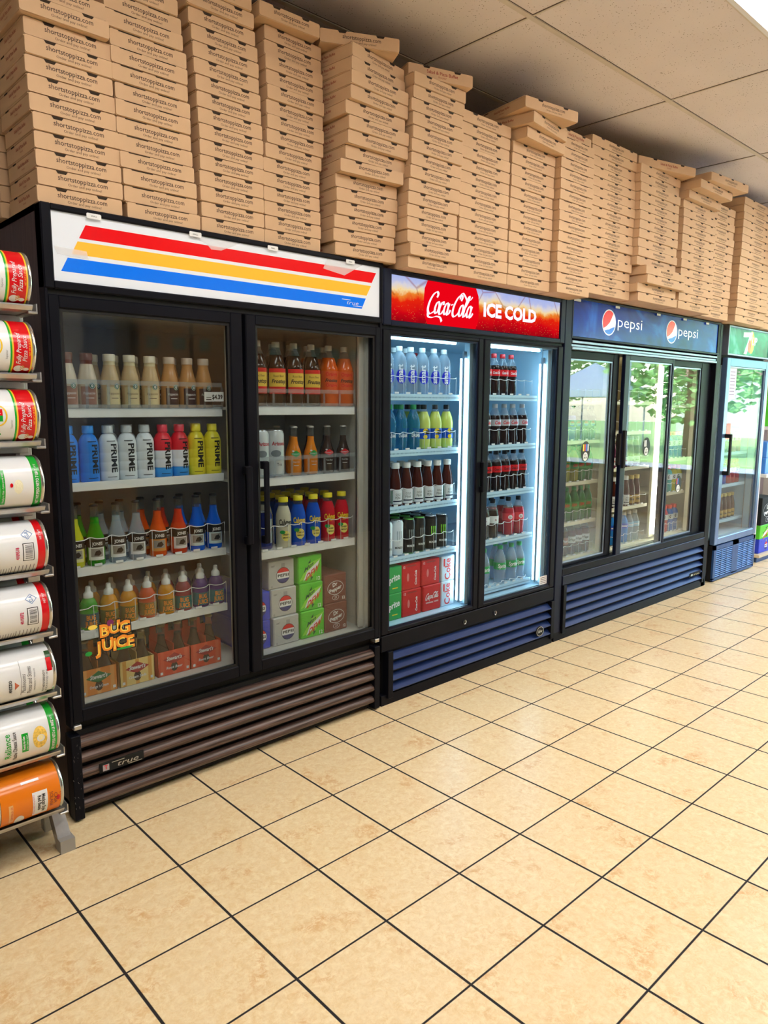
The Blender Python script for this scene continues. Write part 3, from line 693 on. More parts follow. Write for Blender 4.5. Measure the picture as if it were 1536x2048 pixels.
# ---------------------------------------------------------------- red-sign cooler
Bc = thing('beverage_cooler', 'black two-door beverage cooler with glowing red cola sign', 'beverage cooler', (0, 0, 0))
body(Bc, 1.402, 2.788, .02, ZC - .001, black, liner_b, 1.45, 2.745, .36, 1.705)
for x in (1.43, 2.70):
    for y in (.06, .66): bx(Bc, 'foot', dark, x, x + .06, y, y + .06, 0, .02)
sg = MB(); frame4(sg, 1.402, 2.786, 1.738, 1.976, 1.452, 2.740, 1.762, 1.955, -.004, .05, navy, .004); SG = sg.build('sign_frame', Bc)
def cola_art():
    m = bpy.data.materials.new('backlit_cola_picture'); m.use_nodes = True; nt = m.node_tree; nt.nodes.clear(); L = nt.links.new; N = nt.nodes.new
    tc = N('ShaderNodeTexCoord'); sp = N('ShaderNodeSeparateXYZ'); L(tc.outputs['Object'], sp.inputs[0])
    n = N('ShaderNodeTexNoise'); n.inputs['Scale'].default_value = 7; n.inputs['Detail'].default_value = 6; n.inputs['Roughness'].default_value = .65; L(tc.outputs['Object'], n.inputs['Vector'])
    mr = N('ShaderNodeMapRange'); mr.inputs['From Min'].default_value = 1.76; mr.inputs['From Max'].default_value = 1.96; L(sp.outputs[2], mr.inputs['Value'])
    ad = N('ShaderNodeMath'); ad.operation = 'MULTIPLY_ADD'; ad.inputs[1].default_value = .55; L(n.outputs['Fac'], ad.inputs[0])
    sb_ = N('ShaderNodeMath'); sb_.operation = 'SUBTRACT'; sb_.inputs[1].default_value = .275; L(mr.outputs['Result'], sb_.inputs[0]); L(sb_.outputs[0], ad.inputs[2])
    cr = N('ShaderNodeValToRGB'); L(ad.outputs[0], cr.inputs[0]); e = cr.color_ramp.elements
    e[0].position = .0; e[0].color = lin((150, 6, 20)); e[1].position = 1; e[1].color = lin((170, 185, 240))
    for pp, c in ((.25, (214, 8, 22)), (.47, (236, 40, 14)), (.60, (242, 140, 50)), (.68, (252, 222, 160)), (.78, (222, 216, 222)), (.86, (190, 196, 236))):
        k = e.new(pp); k.color = lin(c)
    v = N('ShaderNodeTexVoronoi'); v.inputs['Scale'].default_value = 5.5; v.feature = 'DISTANCE_TO_EDGE'; L(tc.outputs['Object'], v.inputs['Vector'])
    ed = N('ShaderNodeMapRange'); ed.inputs['From Max'].default_value = .03; ed.inputs['To Min'].default_value = .55; ed.inputs['To Max'].default_value = 0; L(v.outputs['Distance'], ed.inputs['Value'])
    v2 = N('ShaderNodeTexVoronoi'); v2.inputs['Scale'].default_value = 90; L(tc.outputs['Object'], v2.inputs['Vector'])
    bu = N('ShaderNodeMapRange'); bu.inputs['From Min'].default_value = .12; bu.inputs['From Max'].default_value = .2; bu.inputs['To Min'].default_value = .5; bu.inputs['To Max'].default_value = 0; L(v2.outputs['Distance'], bu.inputs['Value'])
    gt = N('ShaderNodeMath'); gt.operation = 'LESS_THAN'; gt.inputs[1].default_value = .5; L(ad.outputs[0], gt.inputs[0])
    ml = N('ShaderNodeMath'); ml.operation = 'MULTIPLY'; L(bu.outputs[0], ml.inputs[0]); L(gt.outputs[0], ml.inputs[1])
    gt2 = N('ShaderNodeMath'); gt2.operation = 'GREATER_THAN'; gt2.inputs[1].default_value = .56; L(ad.outputs[0], gt2.inputs[0])
    ml2 = N('ShaderNodeMath'); ml2.operation = 'MULTIPLY'; L(ed.outputs[0], ml2.inputs[0]); L(gt2.outputs[0], ml2.inputs[1])
    m1 = N('ShaderNodeMix'); m1.data_type = 'RGBA'; L(ml2.outputs[0], m1.inputs['Factor']); L(cr.outputs[0], m1.inputs[6]); m1.inputs[7].default_value = lin((150, 50, 34))
    m2 = N('ShaderNodeMix'); m2.data_type = 'RGBA'; L(ml.outputs[0], m2.inputs['Factor']); L(m1.outputs[2], m2.inputs[6]); m2.inputs[7].default_value = lin((255, 170, 90))
    em = N('ShaderNodeEmission'); em.inputs[1].default_value = .95; L(m2.outputs[2], em.inputs[0]); o = N('ShaderNodeOutputMaterial'); L(em.outputs[0], o.inputs[0])
    return m
red_e = emitter('backlit_red', (236, 4, 22), 1.0); wht_e = emitter('backlit_white', (245, 238, 255), 1.15)
P = MB().box(1.45, 2.742, .006, .012, 1.760, 1.957, cola_art()).build('sign_panel', Bc)
disc = []
for k in range(25):
    a = PI * 2 * k / 24
    disc.append((1.853 + .196 * math.cos(a), min(max(1.858 + .235 * math.sin(a), 1.7615), 1.9555)))
lg = MB(); lg.poly(disc[:-1], red_e, (0, .0052, 0))
lg.text('ICE COLD', wht_e, (2.303, .0050, 1.832), width=.44, height=.062, bold=.045)
# flowing script, drawn with a broad pen
def script(b_, m, o, sc, shear=.42):
    st = []
    def el(cx, cy, rx, ry, w=.16): st.append(brush([(cx + rx * math.cos(a), cy + ry * math.sin(a)) for a in [2 * PI * k / 8 for k in range(8)]], .055, w, .35, 5, True))
    def s(p_, w0=.055, w1=.17, nib=.35): st.append(brush(p_, w0, w1, nib, 7))
    s([(.80, .92), (.83, 1.10), (.66, 1.20), (.42, 1.02), (.27, .62), (.30, .22), (.52, .04), (.80, .16), (.95, .32)])
    s([(.34, .16), (.46, -.10), (.80, -.14), (1.15, -.06), (1.5, -.10), (1.72, -.30)], .03, .15)
    el(1.02, .40, .16, .30); s([(1.52, .58), (1.46, .72), (1.33, .66), (1.25, .38), (1.32, .12), (1.48, .10), (1.62, .28)])
    el(1.82, .40, .16, .30); s([(2.00, .70), (1.98, .36), (2.02, .10), (2.16, .18), (2.22, .36)]); s([(2.16, .62), (2.34, .68)], .06, .11)
    s([(2.98, .92), (3.02, 1.12), (2.84, 1.22), (2.60, 1.02), (2.45, .60), (2.48, .20), (2.68, .04), (2.92, .18), (3.06, .38)])
    s([(2.86, 1.0), (2.80, 1.22), (2.96, 1.34), (3.25, 1.18), (3.52, .98), (3.78, 1.04), (3.92, 1.22)], .03, .13)
    el(3.18, .40, .16, .30); s([(3.50, .60), (3.66, 1.02), (3.62, 1.22), (3.50, 1.02), (3.46, .50), (3.50, .12), (3.64, .14), (3.72, .30)])
    el(3.92, .40, .16, .30); s([(4.10, .70), (4.08, .36), (4.12, .10), (4.24, .16), (4.32, .34)])
    for g in st: b_.flat(([((x + shear * y) * sc, y * sc * 1.12) for x, y in g[0]], g[1]), m, o)
script(lg, wht_e, (1.655, .0048, 1.806), .0775)
lg.build('lettering', P)
bx(Bc, 'header_trim', black, 1.404, 2.784, .010, .05, 1.716, 1.742)
d1 = door(Bc, 1.404, 2.088, .342, 1.722, (1.448, 2.050, .362, 1.704), black, lip=navy, pm=pane_ar); d2 = door(Bc, 2.093, 2.782, .342, 1.722, (2.138, 2.735, .360, 1.712), black, lip=navy, pm=pane_ar)
handle(d2, 2.092, .955, 1.11, black, -.02, .024)
led = emitter('cold_white_led_tube', (200, 238, 255), 18); ledh = mat('led_housing', (110, 132, 150), .4)
led_t = emitter('cold_white_led_strip', (200, 238, 255), 18)
for x0, x1 in ((2.018, 2.036), (2.690, 2.706)):
    o = MB().box(x0 - .002, x1 + .002, .066, .080, .375, 1.66, ledh, .002).build('light_housing', Bc)
    MB().box(x0 + .004, x1 - .003, .060, .066, .386, 1.625, led).box(x0 - .004, x0 + .001, .08, .09, .386, 1.625, led).build('light_tube', o)
for x0, x1 in ((1.49, 1.96), (2.23, 2.66)):
    MB().box(x0, x1, .070, .085, 1.690, 1.700, led_t).build('light_tube', Bc)
bx(Bc, 'center_post', liner_b, 2.044, 2.13, .055, .09, .365, 1.70)
bx(Bc, 'corner_post', liner_b, 2.716, 2.744, .055, .09, .365, 1.70)
CLS = [1.442, 1.180, .914, .670]; CRS = [1.445, 1.180, .928, .667, .398]
dotm = mat('shelf_strip_blue_grey', (96, 130, 158), .5, noise=0)
for z in CLS: hoops(shelf(Bc, 1.475, 2.012, z, y0=.09, lip=.026, m=liner_b, dots=dotm), 1.48, 2.0, z + .003, 7, .085, .092)
for z in CRS: hoops(shelf(Bc, 2.15, 2.675, z, y0=.09, lip=.026, m=liner_b, dots=dotm), 2.20, 2.64, z + .003, 6, .085 if z > .45 else .02, .092)
bx(Bc, 'kick_rail', black, 1.404, 2.784, .0, .045, .262, .338, .003)
for x in (1.985, 2.234):
    k = MB(); k.lathe([(0, 0), (.010, 0), (.012, .003), (.012, .006)], steel, 14, mtx=Matrix.Rotation(PI / 2, 4, 'X'), o=(x, .0, .292)); k.poly(rect(.003, .008), dark, (x, -.0065, .292)); k.build('lock', Bc)
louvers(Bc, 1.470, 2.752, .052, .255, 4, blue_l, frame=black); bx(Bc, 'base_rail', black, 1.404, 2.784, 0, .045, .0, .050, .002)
bd = MB(); bd.poly(circle(.036, .030), dark, (2.640, -.0112, .105), th=.004); bd.flat(ring(.034, .028, .003), steel, (2.640, -.0155, .105)); bd.text('idw', steel, (2.640, -.0155, .098), height=.018, width=.04, bold=.02); bd.build('badge', Bc)
ns = MB(); ns.poly(rect(.072, .05, (2.690, .395)), white, (0, .0132, 0))
for q in range(4): ns.poly(rect(.052, .003, (2.690, .41 - q * .010)), ink, (0, .0128, 0))
ns.build('sticker', d2)

# ---------------------------------------------------------------- blue-sign cooler
Pc = thing('beverage_cooler', 'wide dark cooler with blue sign and three sliding glass doors', 'beverage cooler', (0, 0, 0))
body(Pc, 2.792, 4.880, .02, ZP - .001, navy, liner_c, 2.875, 4.80, .445, 1.70, iy0=.075)
for x in (2.82, 4.79):
    for y in (.06, .66): bx(Pc, 'foot', dark, x, x + .06, y, y + .06, 0, .02)
bx(Pc, 'corner_post', navy, 2.792, 2.866, 0, .05, .05, 2.0, .004); bx(Pc, 'corner_post', black, 4.80, 4.88, 0, .05, .0, 2.0, .004)
sg = MB(); frame4(sg, 2.855, 4.85, 1.772, 2.006, 2.870, 4.835, 1.786, 1.992, -.002, .05, navy, .003); SG = sg.build('sign_frame', Pc)
def blue_art(name, a, b2, c, e, sc=2.2):
    m = bpy.data.materials.new(name); m.use_nodes = True; nt = m.node_tree; L = nt.links.new; N = nt.nodes.new; b = nt.nodes['Principled BSDF']
    tc = N('ShaderNodeTexCoord'); n = N('ShaderNodeTexNoise'); n.inputs['Scale'].default_value = sc; n.inputs['Detail'].default_value = 5; n.inputs['Distortion'].default_value = 2.2; L(tc.outputs['Object'], n.inputs['Vector'])
    cr = N('ShaderNodeValToRGB'); L(n.outputs['Fac'], cr.inputs[0]); E_ = cr.color_ramp.elements; E_[0].position = .35; E_[0].color = lin(a); E_[1].position = .72; E_[1].color = lin(c); k = E_.new(.55); k.color = lin(b2)
    L(cr.outputs[0], b.inputs['Base Color']); b.inputs['Roughness'].default_value = .2; b.inputs['Specular IOR Level'].default_value = .22
    L(cr.outputs[0], b.inputs['Emission Color']); b.inputs['Emission Strength'].default_value = e
    return m
P = MB().box(2.866, 4.838, .006, .012, 1.784, 1.994, blue_art('blue_sign_art', (4, 32, 108), (6, 50, 146), (34, 96, 186), .28)).build('sign_panel', Pc)
def globe(b_, o, r, ry=None, mw=None, mr=None, mb_=None, tilt=True):
    """round emblem: red top, white swoosh, blue bottom"""
    ry = ry or r; mw = mw or wht_ink; mr = mr or red; mb_ = mb_ or blue
    ox, oy, oz = o
    b_.poly(circle(r, ry, 36), mw, (ox, oy, oz))
    rr, q = .92, []
    q = [(rr * math.cos(a), rr * math.sin(a)) for a in [math.radians(52 + (212 - 52) * k / 18) for k in range(19)]]
    q += [(-.35, -.30), (.10, .0), (.36, .36)]
    b_.poly([(x * r, y * ry) for x, y in q], mr, (ox, oy - .0004, oz))
    q = [(rr * math.cos(a), rr * math.sin(a)) for a in [math.radians(226 + (342 - 226) * k / 14) for k in range(15)]]
    q += [(.50, -.36), (.05, -.52), (-.35, -.58)]
    b_.poly([(x * r, y * ry) for x, y in q], mb_, (ox, oy - .0004, oz))
sred = mat('sign_red', (235, 20, 36), .2, noise=0, emit=.25); swh = mat('sign_white', (242, 246, 250), .2, noise=0, emit=.3); sbl = mat('sign_blue', (20, 100, 206), .2, noise=0, emit=.25)
for gx, tx in ((3.262, 3.514), (4.072, 4.320)):
    lg = MB(); globe(lg, (gx, .0054, 1.890), .078, .076, swh, sred, sbl); lg.text('pepsi', swh, (tx, .0054, 1.872), width=.30, height=.066, bold=-.005); lg.build('lettering', P)
tg = MB()
for x in (2.90, 3.34, 3.86, 4.24, 4.60): tg.poly(rect(.07 if x < 3 else .05, .014, (x, 1.985)), white, (0, -.0026, 0))
tg.build('size_tag', SG)
rl = MB()
for z in (1.712, 1.728, 1.748): rl.box(2.866, 4.80, -.004 if z != 1.728 else .004, .05, z, z + .014, alu, .002)
rl.build('sliding_track', Pc)
t2 = MB().box(2.866, 4.80, .0, .05, .392, .436, black, .003).box(2.866, 4.80, -.006, .01, .335, .392, navy, .003); t2.build('sliding_track', Pc)
D = []
for x0, x1, g, y0 in ((2.868, 3.46, (2.886, 3.388, .455, 1.665), .034), (3.478, 4.142, (3.540, 4.116, .437, 1.680), .004), (4.10, 4.80, (4.160, 4.640, .45, 1.668), .034)):
    D.append(door(Pc, x0, x1, g[2] - .02, 1.712, g, black if y0 > .01 else navy, y0, y0 + .026, lip=alu))
bx(D[0], 'handle', dark, 3.462, 3.482, .004, .03, 1.02, 1.22); bx(D[1], 'handle', dark, 3.492, 3.516, -.012, .006, 1.00, 1.24)
bx(Pc, 'center_post', liner_c, 3.40, 3.455, .078, .11, .45, 1.69); bx(Pc, 'center_post', liner_c, 4.66, 4.79, .078, .11, .45, 1.69)
ft = emitter('warm_white_fluorescent_tube', (255, 250, 228), 11)
o = bx(Pc, 'light_housing', liner_c, 4.125, 4.185, .11, .13, .46, 1.69)
MB().lathe([(0, 0), (.018, 0), (.018, 1.18), (0, 1.18)], ft, 14, (4.145, .09, .487)).build('light_tube', o)
PS = [(2.90, 3.40, [1.42, 1.178, .923, .672, .455]), (3.52, 4.08, [1.42, 1.220, .980, .708, .448]), (4.26, 4.66, [1.40, 1.008, .757, .455])]
for x0, x1, zs in PS:
    for z in zs:
        s_ = shelf(Pc, x0, x1, z, y0=.115, lip=.018, m=liner_c); hoops(s_, x0, x1, z + .003, 6, .07, .117)
bx(Pc, 'base_rail', black, 2.80, 4.86, .0, .045, .0, .056)
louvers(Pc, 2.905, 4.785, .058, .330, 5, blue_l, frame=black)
bd = MB(); bd.poly([(-.10, -.014), (.085, -.014), (.10, .014), (-.085, .014)], dark, (4.66, -.0112, .128), th=.004); bd.text('true', mat('badge_gold', (210, 196, 120), .3, .6), (4.67, -.0156, .121), width=.09, height=.014, shear=.2); bd.poly(rect(.03, .014, (-.065, 0)), steel, (4.66, -.0155, .128)); bd.build('badge', Pc)
for dd, (x, z, art, ya) in zip(D, ((3.135, 1.12, 0, .0345), (3.835, 1.125, 1, .0045), (4.405, .83, 2, .0345))):
    b_ = MB(); yy = ya + .0130; b_.poly(circle(.050, .062, 26), ink, (x, yy, z)); b_.poly(circle(.026, .027, 18), wht_ink, (x, yy - .0004, z - .032)); b_.text('2 for', ink, (x, yy - .0008, z - .026), height=.010, bold=.02); b_.text(('$4.00', '$4.00', '$5.00')[art], ink, (x, yy - .0008, z - .044), height=.012, width=.036, bold=.03)
    for q, c in enumerate(((yellow, red, blue, wht_ink), (wht_ink, wht_ink), (red, blue))[art]): b_.poly(rect(.012, .042, (-.024 + q * .017, .022)), c, (x, yy - .0004, z))
    b_.build('sticker', dd)

# ---------------------------------------------------------------- green-sign cooler
Gc = thing('beverage_cooler', 'narrow single-door cooler with green lemon-lime sign', 'beverage cooler', (0, 0, 0))
body(Gc, 4.925, 5.845, .04, ZP - .002, black, liner_b, 5.03, 5.80, .345, 1.70)
for x in (4.96, 5.76):
    for y in (.06, .66): bx(Gc, 'foot', dark, x, x + .05, y, y + .05, 0, .04)
sg = MB(); frame4(sg, 4.985, 5.84, 1.782, 2.006, 5.0, 5.825, 1.796, 1.992, -.004, .05, alu, .003); sg.build('sign_frame', Gc)
P = MB().box(4.998, 5.828, .006, .012, 1.794, 1.994, blue_art('green_sign_art', (0, 84, 74), (0, 134, 106), (128, 200, 204), .3, 1.6)).build('sign_panel', Gc)
lg = MB(); em_ = lg; yl = mat('sign_lime', (214, 232, 60), .3, noise=0, emit=.3)
lg.poly(circle(.055, .088, 20), yl, (5.45, .0056, 1.90)); lg.poly([(-.09, .075), (.09, .085), (.08, .05), (-.01, -.09), (-.065, -.09), (.025, .045), (-.09, .038)], swh, (5.37, .0050, 1.895)); lg.poly(circle(.032, .050, 18), sred, (5.412, .0046, 1.870)); lg.build('emblem', P); lg = MB(); lg.text('UP', swh, (5.505, .0042, 1.882), width=.105, height=.060, shear=.2, bold=.05)
lg.build('lettering', P)
d1 = door(Gc, 5.0, 5.838, .299, 1.765, (5.065, 5.785, .352, 1.700), mat('steel_blue_door_frame', (104, 134, 178), .28, .5), lip=alu)
b_ = MB(); b_.box(5.045, 5.075, -.05, -.035, .86, 1.18, dark, .004).box(5.045, 5.075, -.04, .002, .86, .89, dark).box(5.045, 5.075, -.04, .002, 1.15, 1.18, dark); b_.build('handle', d1)
st = MB(); st.poly(rect(.14, .24, (5.15, 1.57)), mat('pale_notice', (226, 222, 236), .6), (0, .0130, 0))
for q in range(8): st.poly(rect(.09, .006, (5.15, 1.66 - q * .025)), mat('notice_ink', (150, 130, 170), .6), (0, .0126, 0))
st.poly(rect(.08, .12, (5.14, 1.20)), red, (0, .0130, 0)); st.build('sticker', d1)
GS = [1.015, .750, .455]
for z in GS: shelf(Gc, 5.10, 5.78, z, y0=.10, lip=.022, m=liner_b)
blu_g = mat('steel_blue_grille', (40, 76, 128), .4, spec=.3); slat_g = mat('pale_blue_vent_slat', (104, 150, 212), .35, spec=.3); G = MB(); G.box(5.0, 5.838, .012, .045, .01, .292, dark).box(5.0, 5.04, -.004, .012, .02, .292, blu_g).box(5.80, 5.838, -.004, .012, .02, .292, blu_g).box(5.36, 5.48, -.004, .012, .02, .292, blu_g).box(5.0, 5.838, -.004, .012, .26, .292, blu_g).box(5.0, 5.838, -.004, .012, .01, .03, blu_g)
for q in range(14):
    z = .036 + q * .0162
    G.box(5.04, 5.36, -.003, .012, z, z + .0075, slat_g).box(5.48, 5.80, -.003, .012, z, z + .0075, slat_g)
for x in (5.145, 5.25, 5.585, 5.69): G.box(x - .006, x + .006, -.0035, .012, .03, .262, blu_g)
G.build('grille', Gc)
# ================================================================== drinks
def liq(n, c, r=.08): return mat('drink_' + n, c, r, noise=0, spec=.35)
K = {}
def kind(key, name, prof, m, cap=None, bands=(), deco=None, cat='bottle', n=20, capname='cap', extra=None):
    K[key] = dict(name=name, prof=prof, m=m, cap=cap, bands=bands, deco=deco, cat=cat, n=n, capname=capname, root=None, extra=extra)
def make(k):
    d = K[k]; t = bpy.data.objects.new(d['name'], None); t.empty_display_size = .05; COL.objects.link(t)
    MB().lathe(d['prof'], d['m'], d['n']).build('bottle_body' if d['cat'] == 'bottle' else 'can_body', t)
    if d['cap']: MB().lathe(d['cap'][0], d['cap'][1], d['n']).build(d['capname'], t)
    if d['bands'] or d['deco']:
        b_ = MB()
        for z0, z1, r, m in d['bands']: b_.lathe([(r, z0), (r, z1)], m, d['n'])
        if d['deco']: d['deco'](b_)
        b_.build('label_sleeve', t)
    if d['extra']: d['extra'](t)
    return t
def put(k, x, y, z, label, group, rz=None):
    d = K[k]; rz = (-.62 * math.atan2(x + .80, y + 2.37) + R_.uniform(-.16, .16)) if rz is None else rz
    if d['root'] is None:
        d['root'] = t = make(k); t.location = (x, y, z); t.rotation_euler = (0, 0, rz); tag(t, label, d['cat'], group); return t
    return dup(d['root'], (x, y, z), rz, label, group)
def row(spec, y, z, where, group, rzs=None):
    """spec: list of (kind, noun, [x ...]); ordinals are counted per noun in this row"""
    for k, noun, xs in spec:
        for i, x in enumerate(sorted(xs)):
            o = '' if len(xs) == 1 else ', %s from left' % ORD[i]
            put(k, x, y + R_.uniform(-.003, .003), z, '%s%s, %s' % (noun, o, where), group)
def capp(r, z0, z1, ch=.002): return [(r, z0), (r, z1 - ch), (r - ch, z1), (0, z1)]
def wt(b_, s, m, r, z, ang=0., vert=False, **k): b_.wrap(text2d(s, **k), m, r, z, -PI / 2 + ang, vert)

cof_w, cof_b, cof_k = liq('vanilla_coffee', (200, 172, 130), .15), liq('brown_coffee', (190, 138, 84), .15), liq('mocha_coffee', (206, 190, 168), .15)
lab_dk = mat('dark_plum_label', (48, 24, 30), .5, noise=0); lab_tan = mat('tan_label', (214, 196, 152), .5, noise=0); lab_br = mat('rose_brown_label', (150, 104, 84), .5, noise=0); cup_g = mat('deep_green_roundel', (0, 98, 66), .5, noise=0)
PF = [(0, 0), (.029, 0), (.0315, .004), (.0315, .088), (.0295, .102), (.024, .126), (.0195, .146), (.0185, .160)]
def coffee(lab):
    def f(b_):
        b_.wraprect(lab, .0319, -PI / 2 - .75, -PI / 2 + .95, .012, .072)
        g = circle(.0105, .0105, 18); b_.wrap((g, [tuple(range(18))]), cup_g, .0324, .074, -PI / 2 + .45); b_.wrap(ring(.0092, .0092, .0012, 18), wht_ink, .0326, .074, -PI / 2 + .45)
        b_.wrap(([(p[0] * .4, p[1] * .5) for p in g], [tuple(range(18))]), wht_ink, .0326, .074, -PI / 2 + .45)
        wt(b_, 'frappuccino', wht_ink if lab is lab_dk or lab is lab_br else brown_ink, .0323, .046, .15, width=.040, height=.009, shear=.3)
        b_.wrap((rect(.026, .002, (0, 0)), [(0, 1, 2, 3)]), brown_ink if lab is lab_tan else wht_ink, .0323, .034, -PI / 2 + .2)
    return f
kind('cof_w', 'coffee_bottle', PF[:-2] + [(.0195, .146, mat('pale_neck_sleeve', (206, 190, 150), .4, noise=0)), (.0185, .160)], cof_w, (capp(.0205, .158, .182), mat('cream_cap', (222, 212, 188), .4)), (), coffee(lab_tan))
kind('cof_b', 'coffee_bottle', PF, cof_b, (capp(.0205, .158, .182), mat('pale_brown_cap', (200, 180, 160), .4)), (), coffee(lab_dk))
kind('cof_k', 'coffee_bottle', PF[:-2] + [(.0195, .146, liq('chocolate_neck', (110, 56, 36))), (.0185, .160)], cof_k, (capp(.0205, .158, .182), mat('cocoa_cap', (110, 66, 48), .4)), (), coffee(lab_br))
PP = [(0, 0), (.030, 0), (.0325, .004), (.0325, .030), (.0310, .033), (.0325, .036), (.0325, .062), (.0312, .065), (.0325, .068), (.0325, .094), (.0312, .097), (.0325, .100), (.0325, .128), (.030, .140), (.022, .156), (.0145, .162), (.0145, .168)]
def sport(c2):
    def f(b_):
        g = text2d('PRIME', width=.098, height=.022, bold=.03); b_.wrap(g, c2, .0331, .078, -PI / 2 + .15, True)
        b_.wrap((rect(.03, .0025), [(0, 1, 2, 3)]), c2, .0331, .137, -PI / 2 + .2); b_.wrap((rect(.034, .002), [(0, 1, 2, 3)]), c2, .0331, .014, -PI / 2 + .2)
    return f
for key, c, cc in (('pr_b', (28, 128, 232), (46, 146, 240)), ('pr_w', (222, 230, 236), (196, 204, 208)), ('pr_y', (236, 222, 52), (246, 232, 66))):
    m = mat('sleeve_' + key, c, .35, noise=0); kind(key, 'sports_drink_bottle', PP, m, (capp(.0185, .164, .190), mat('cap_' + key, cc, .35, noise=0)), (), sport(ink))
ir, iw, ib = mat('sleeve_red', (226, 40, 56), .35, noise=0), mat('sleeve_white', (226, 230, 238), .35, noise=0), mat('sleeve_sky', (52, 150, 230), .35, noise=0)
pi_ = [(p[0], p[1], (ib if i < 5 else iw if i < 10 else ir)) for i, p in enumerate(PP)]
kind('pr_i', 'sports_drink_bottle', pi_, ib, (capp(.0185, .164, .190), mat('cap_pink_red', (232, 66, 84), .35, noise=0)), (), sport(ink))
def longneck(h, r, fill, m):
    s = h / .215
    return [(0, 0, m), (r - .003, 0), (r, .004), (r, .088 * s), (r - .002, .100 * s), (r * .66, .125 * s), (r * .47, .150 * s), (.0135, .168 * s, clear if fill < 1 else m), (.0128, .205 * s, clear), (.0140, .206 * s), (.0140, h - .006)]
crown = mat('crown_cap_silver', (188, 186, 178), .3, .7); crown_b = mat('crown_cap_black', (24, 24, 26), .3, .3)
def jones(acc):
    def f(b_):
        b_.wraprect(ink, .0316, -PI / 2 - 1.5, -PI / 2 + 1.5, .064, .094); wt(b_, 'JONES', wht_ink, .032, .0715, .12, width=.036, height=.011, bold=.06)
        b_.wraprect(acc, .0318, -PI / 2 - .9, -PI / 2 + .9, .026, .064); b_.wraprect(mat('photo_grey', (150, 146, 140), .5), .0321, -PI / 2 - .62, -PI / 2 + .7, .031, .060); b_.wrap(([(-.012, -.008), (.004, -.010), (.014, -.002), (.006, .010), (-.006, .006)], [(0, 1, 2, 3, 4)]), ink, .0324, .045, -PI / 2 + .1)
        b_.wraprect(mat('label_stripe_' + acc.name, tuple(int(255 * min(1, v) ** .45) for v in acc.node_tree.nodes['Principled BSDF'].inputs['Base Color'].default_value[:3]), .5, noise=0), .0319, -PI / 2 - .9, -PI / 2 + .9, .020, .027)
    return f
for key, c, a in (('jo_y', (196, 200, 40), (220, 214, 150)), ('jo_g', (38, 140, 22), (226, 232, 226)), ('jo_c', (190, 204, 204), (236, 236, 236)), ('jo_o', (226, 84, 20), (220, 150, 70)), ('jo_r', (206, 58, 26), (230, 226, 226)), ('jo_b', (12, 92, 214), (206, 226, 226))):
    kind(key, 'craft_soda_bottle', longneck(.212, .031, .8, water if key == 'jo_c' else liq(key, c)), water if key == 'jo_c' else liq(key, c), (capp(.0150, .204, .212, .003), crown_b), (), jones(mat('photo_label_' + key, a, .5, noise=0)), capname='crown_cap')
PB = [(0, 0), (.029, 0), (.031, .004), (.031, .062), (.028, .066), (.0305, .072), (.029, .086), (.022, .102), (.0145, .110), (.0145, .114)]
def bug(bg):
    def f(b_):
        b_.wraprect(bg, .0315, -PI / 2 - 1.4, -PI / 2 + 1.4, .010, .058)
        for s_, z, w in (('BUG', .036, .032), ('JUICE', .015, .044)):
            wt(b_, s_, ink, .0319, z, .1, width=w + .002, height=.0175, bold=.09); wt(b_, s_, oc, .0322, z, .1, width=w, height=.0165, bold=.03)
    return f
spout = mat('milky_sport_cap', (226, 228, 224), .35, noise=0)
SC = [(.0165, .110), (.0165, .124), (.0105, .130), (.0085, .134), (.0085, .146), (.006, .150), (0, .150)]
for key, c, bg in (('bu_g', (42, 148, 30), (40, 84, 96)), ('bu_o', (206, 140, 22), (120, 110, 40)), ('bu_r', (196, 74, 24), (150, 120, 60)), ('bu_p', (140, 52, 60), (20, 110, 110)), ('bu_v', (70, 32, 110), (20, 110, 120))):
    kind(key, 'juice_bottle', PB, liq(key, c), (SC, spout), (), bug(mat('juice_label_' + key, bg, .5, noise=0)), capname='sport_cap')
PL = [(0, 0), (.038, 0), (.042, .006), (.042, .15), (.039, .165), (.026, .205), (.0165, .226), (.014, .236)]
def litre(orange):
    def f(b_):
        if orange:
            b_.wraprect(mat('orange_label', (226, 84, 30), .5, noise=0), .0424, -PI / 2 - 1.3, -PI / 2 + 1.3, .055, .150)
            wt(b_, 'Orange', red, .0430, .128, .1, width=.055, height=.016, bold=.05); wt(b_, 'Frostop', ink, .0430, .103, .1, width=.06, height=.014, shear=.3, bold=.05); wt(b_, 'Orange', red, .0430, .083, .1, width=.055, height=.014, bold=.05)
        else:
            b_.wraprect(red, .0424, -PI / 2 - .9, -PI / 2 + .9, .050, .150); b_.wraprect(mat('gold_label', (236, 196, 70), .5, noise=0), .0427, -PI / 2 - .9, -PI / 2 + .9, .078, .134)
            wt(b_, 'Root Beer', ink, .0430, .116, .1, width=.045, height=.009); wt(b_, 'Frostop', ink, .0430, .092, .1, width=.062, height=.016, shear=.3, bold=.05)
    return f
cola = liq('dark_cola', (40, 22, 16), .06); wcap = mat('white_cap', (232, 230, 226), .4, noise=0)
kind('fr_b', 'litre_soda_bottle', PL[:-3] + [(.026, .205, clear_pl), (.0165, .226), (.014, .236)], cola, (capp(.0155, .234, .256), wcap), (), litre(False))
kind('fr_o', 'litre_soda_bottle', PL[:-3] + [(.026, .205, clear_pl), (.0165, .226), (.014, .236)], liq('orange_soda', (224, 92, 26)), (capp(.0155, .234, .256), wcap), (), litre(True))
def canprof(h, r, lid): return [(0, 0, lid), (r * .78, .001), (r * .95, .006, None), (r, .012), (r, h - .016), (r * .84, h - .004, lid), (r * .84, h), (r * .78, h), (r * .76, h - .005), (0, h - .005)]
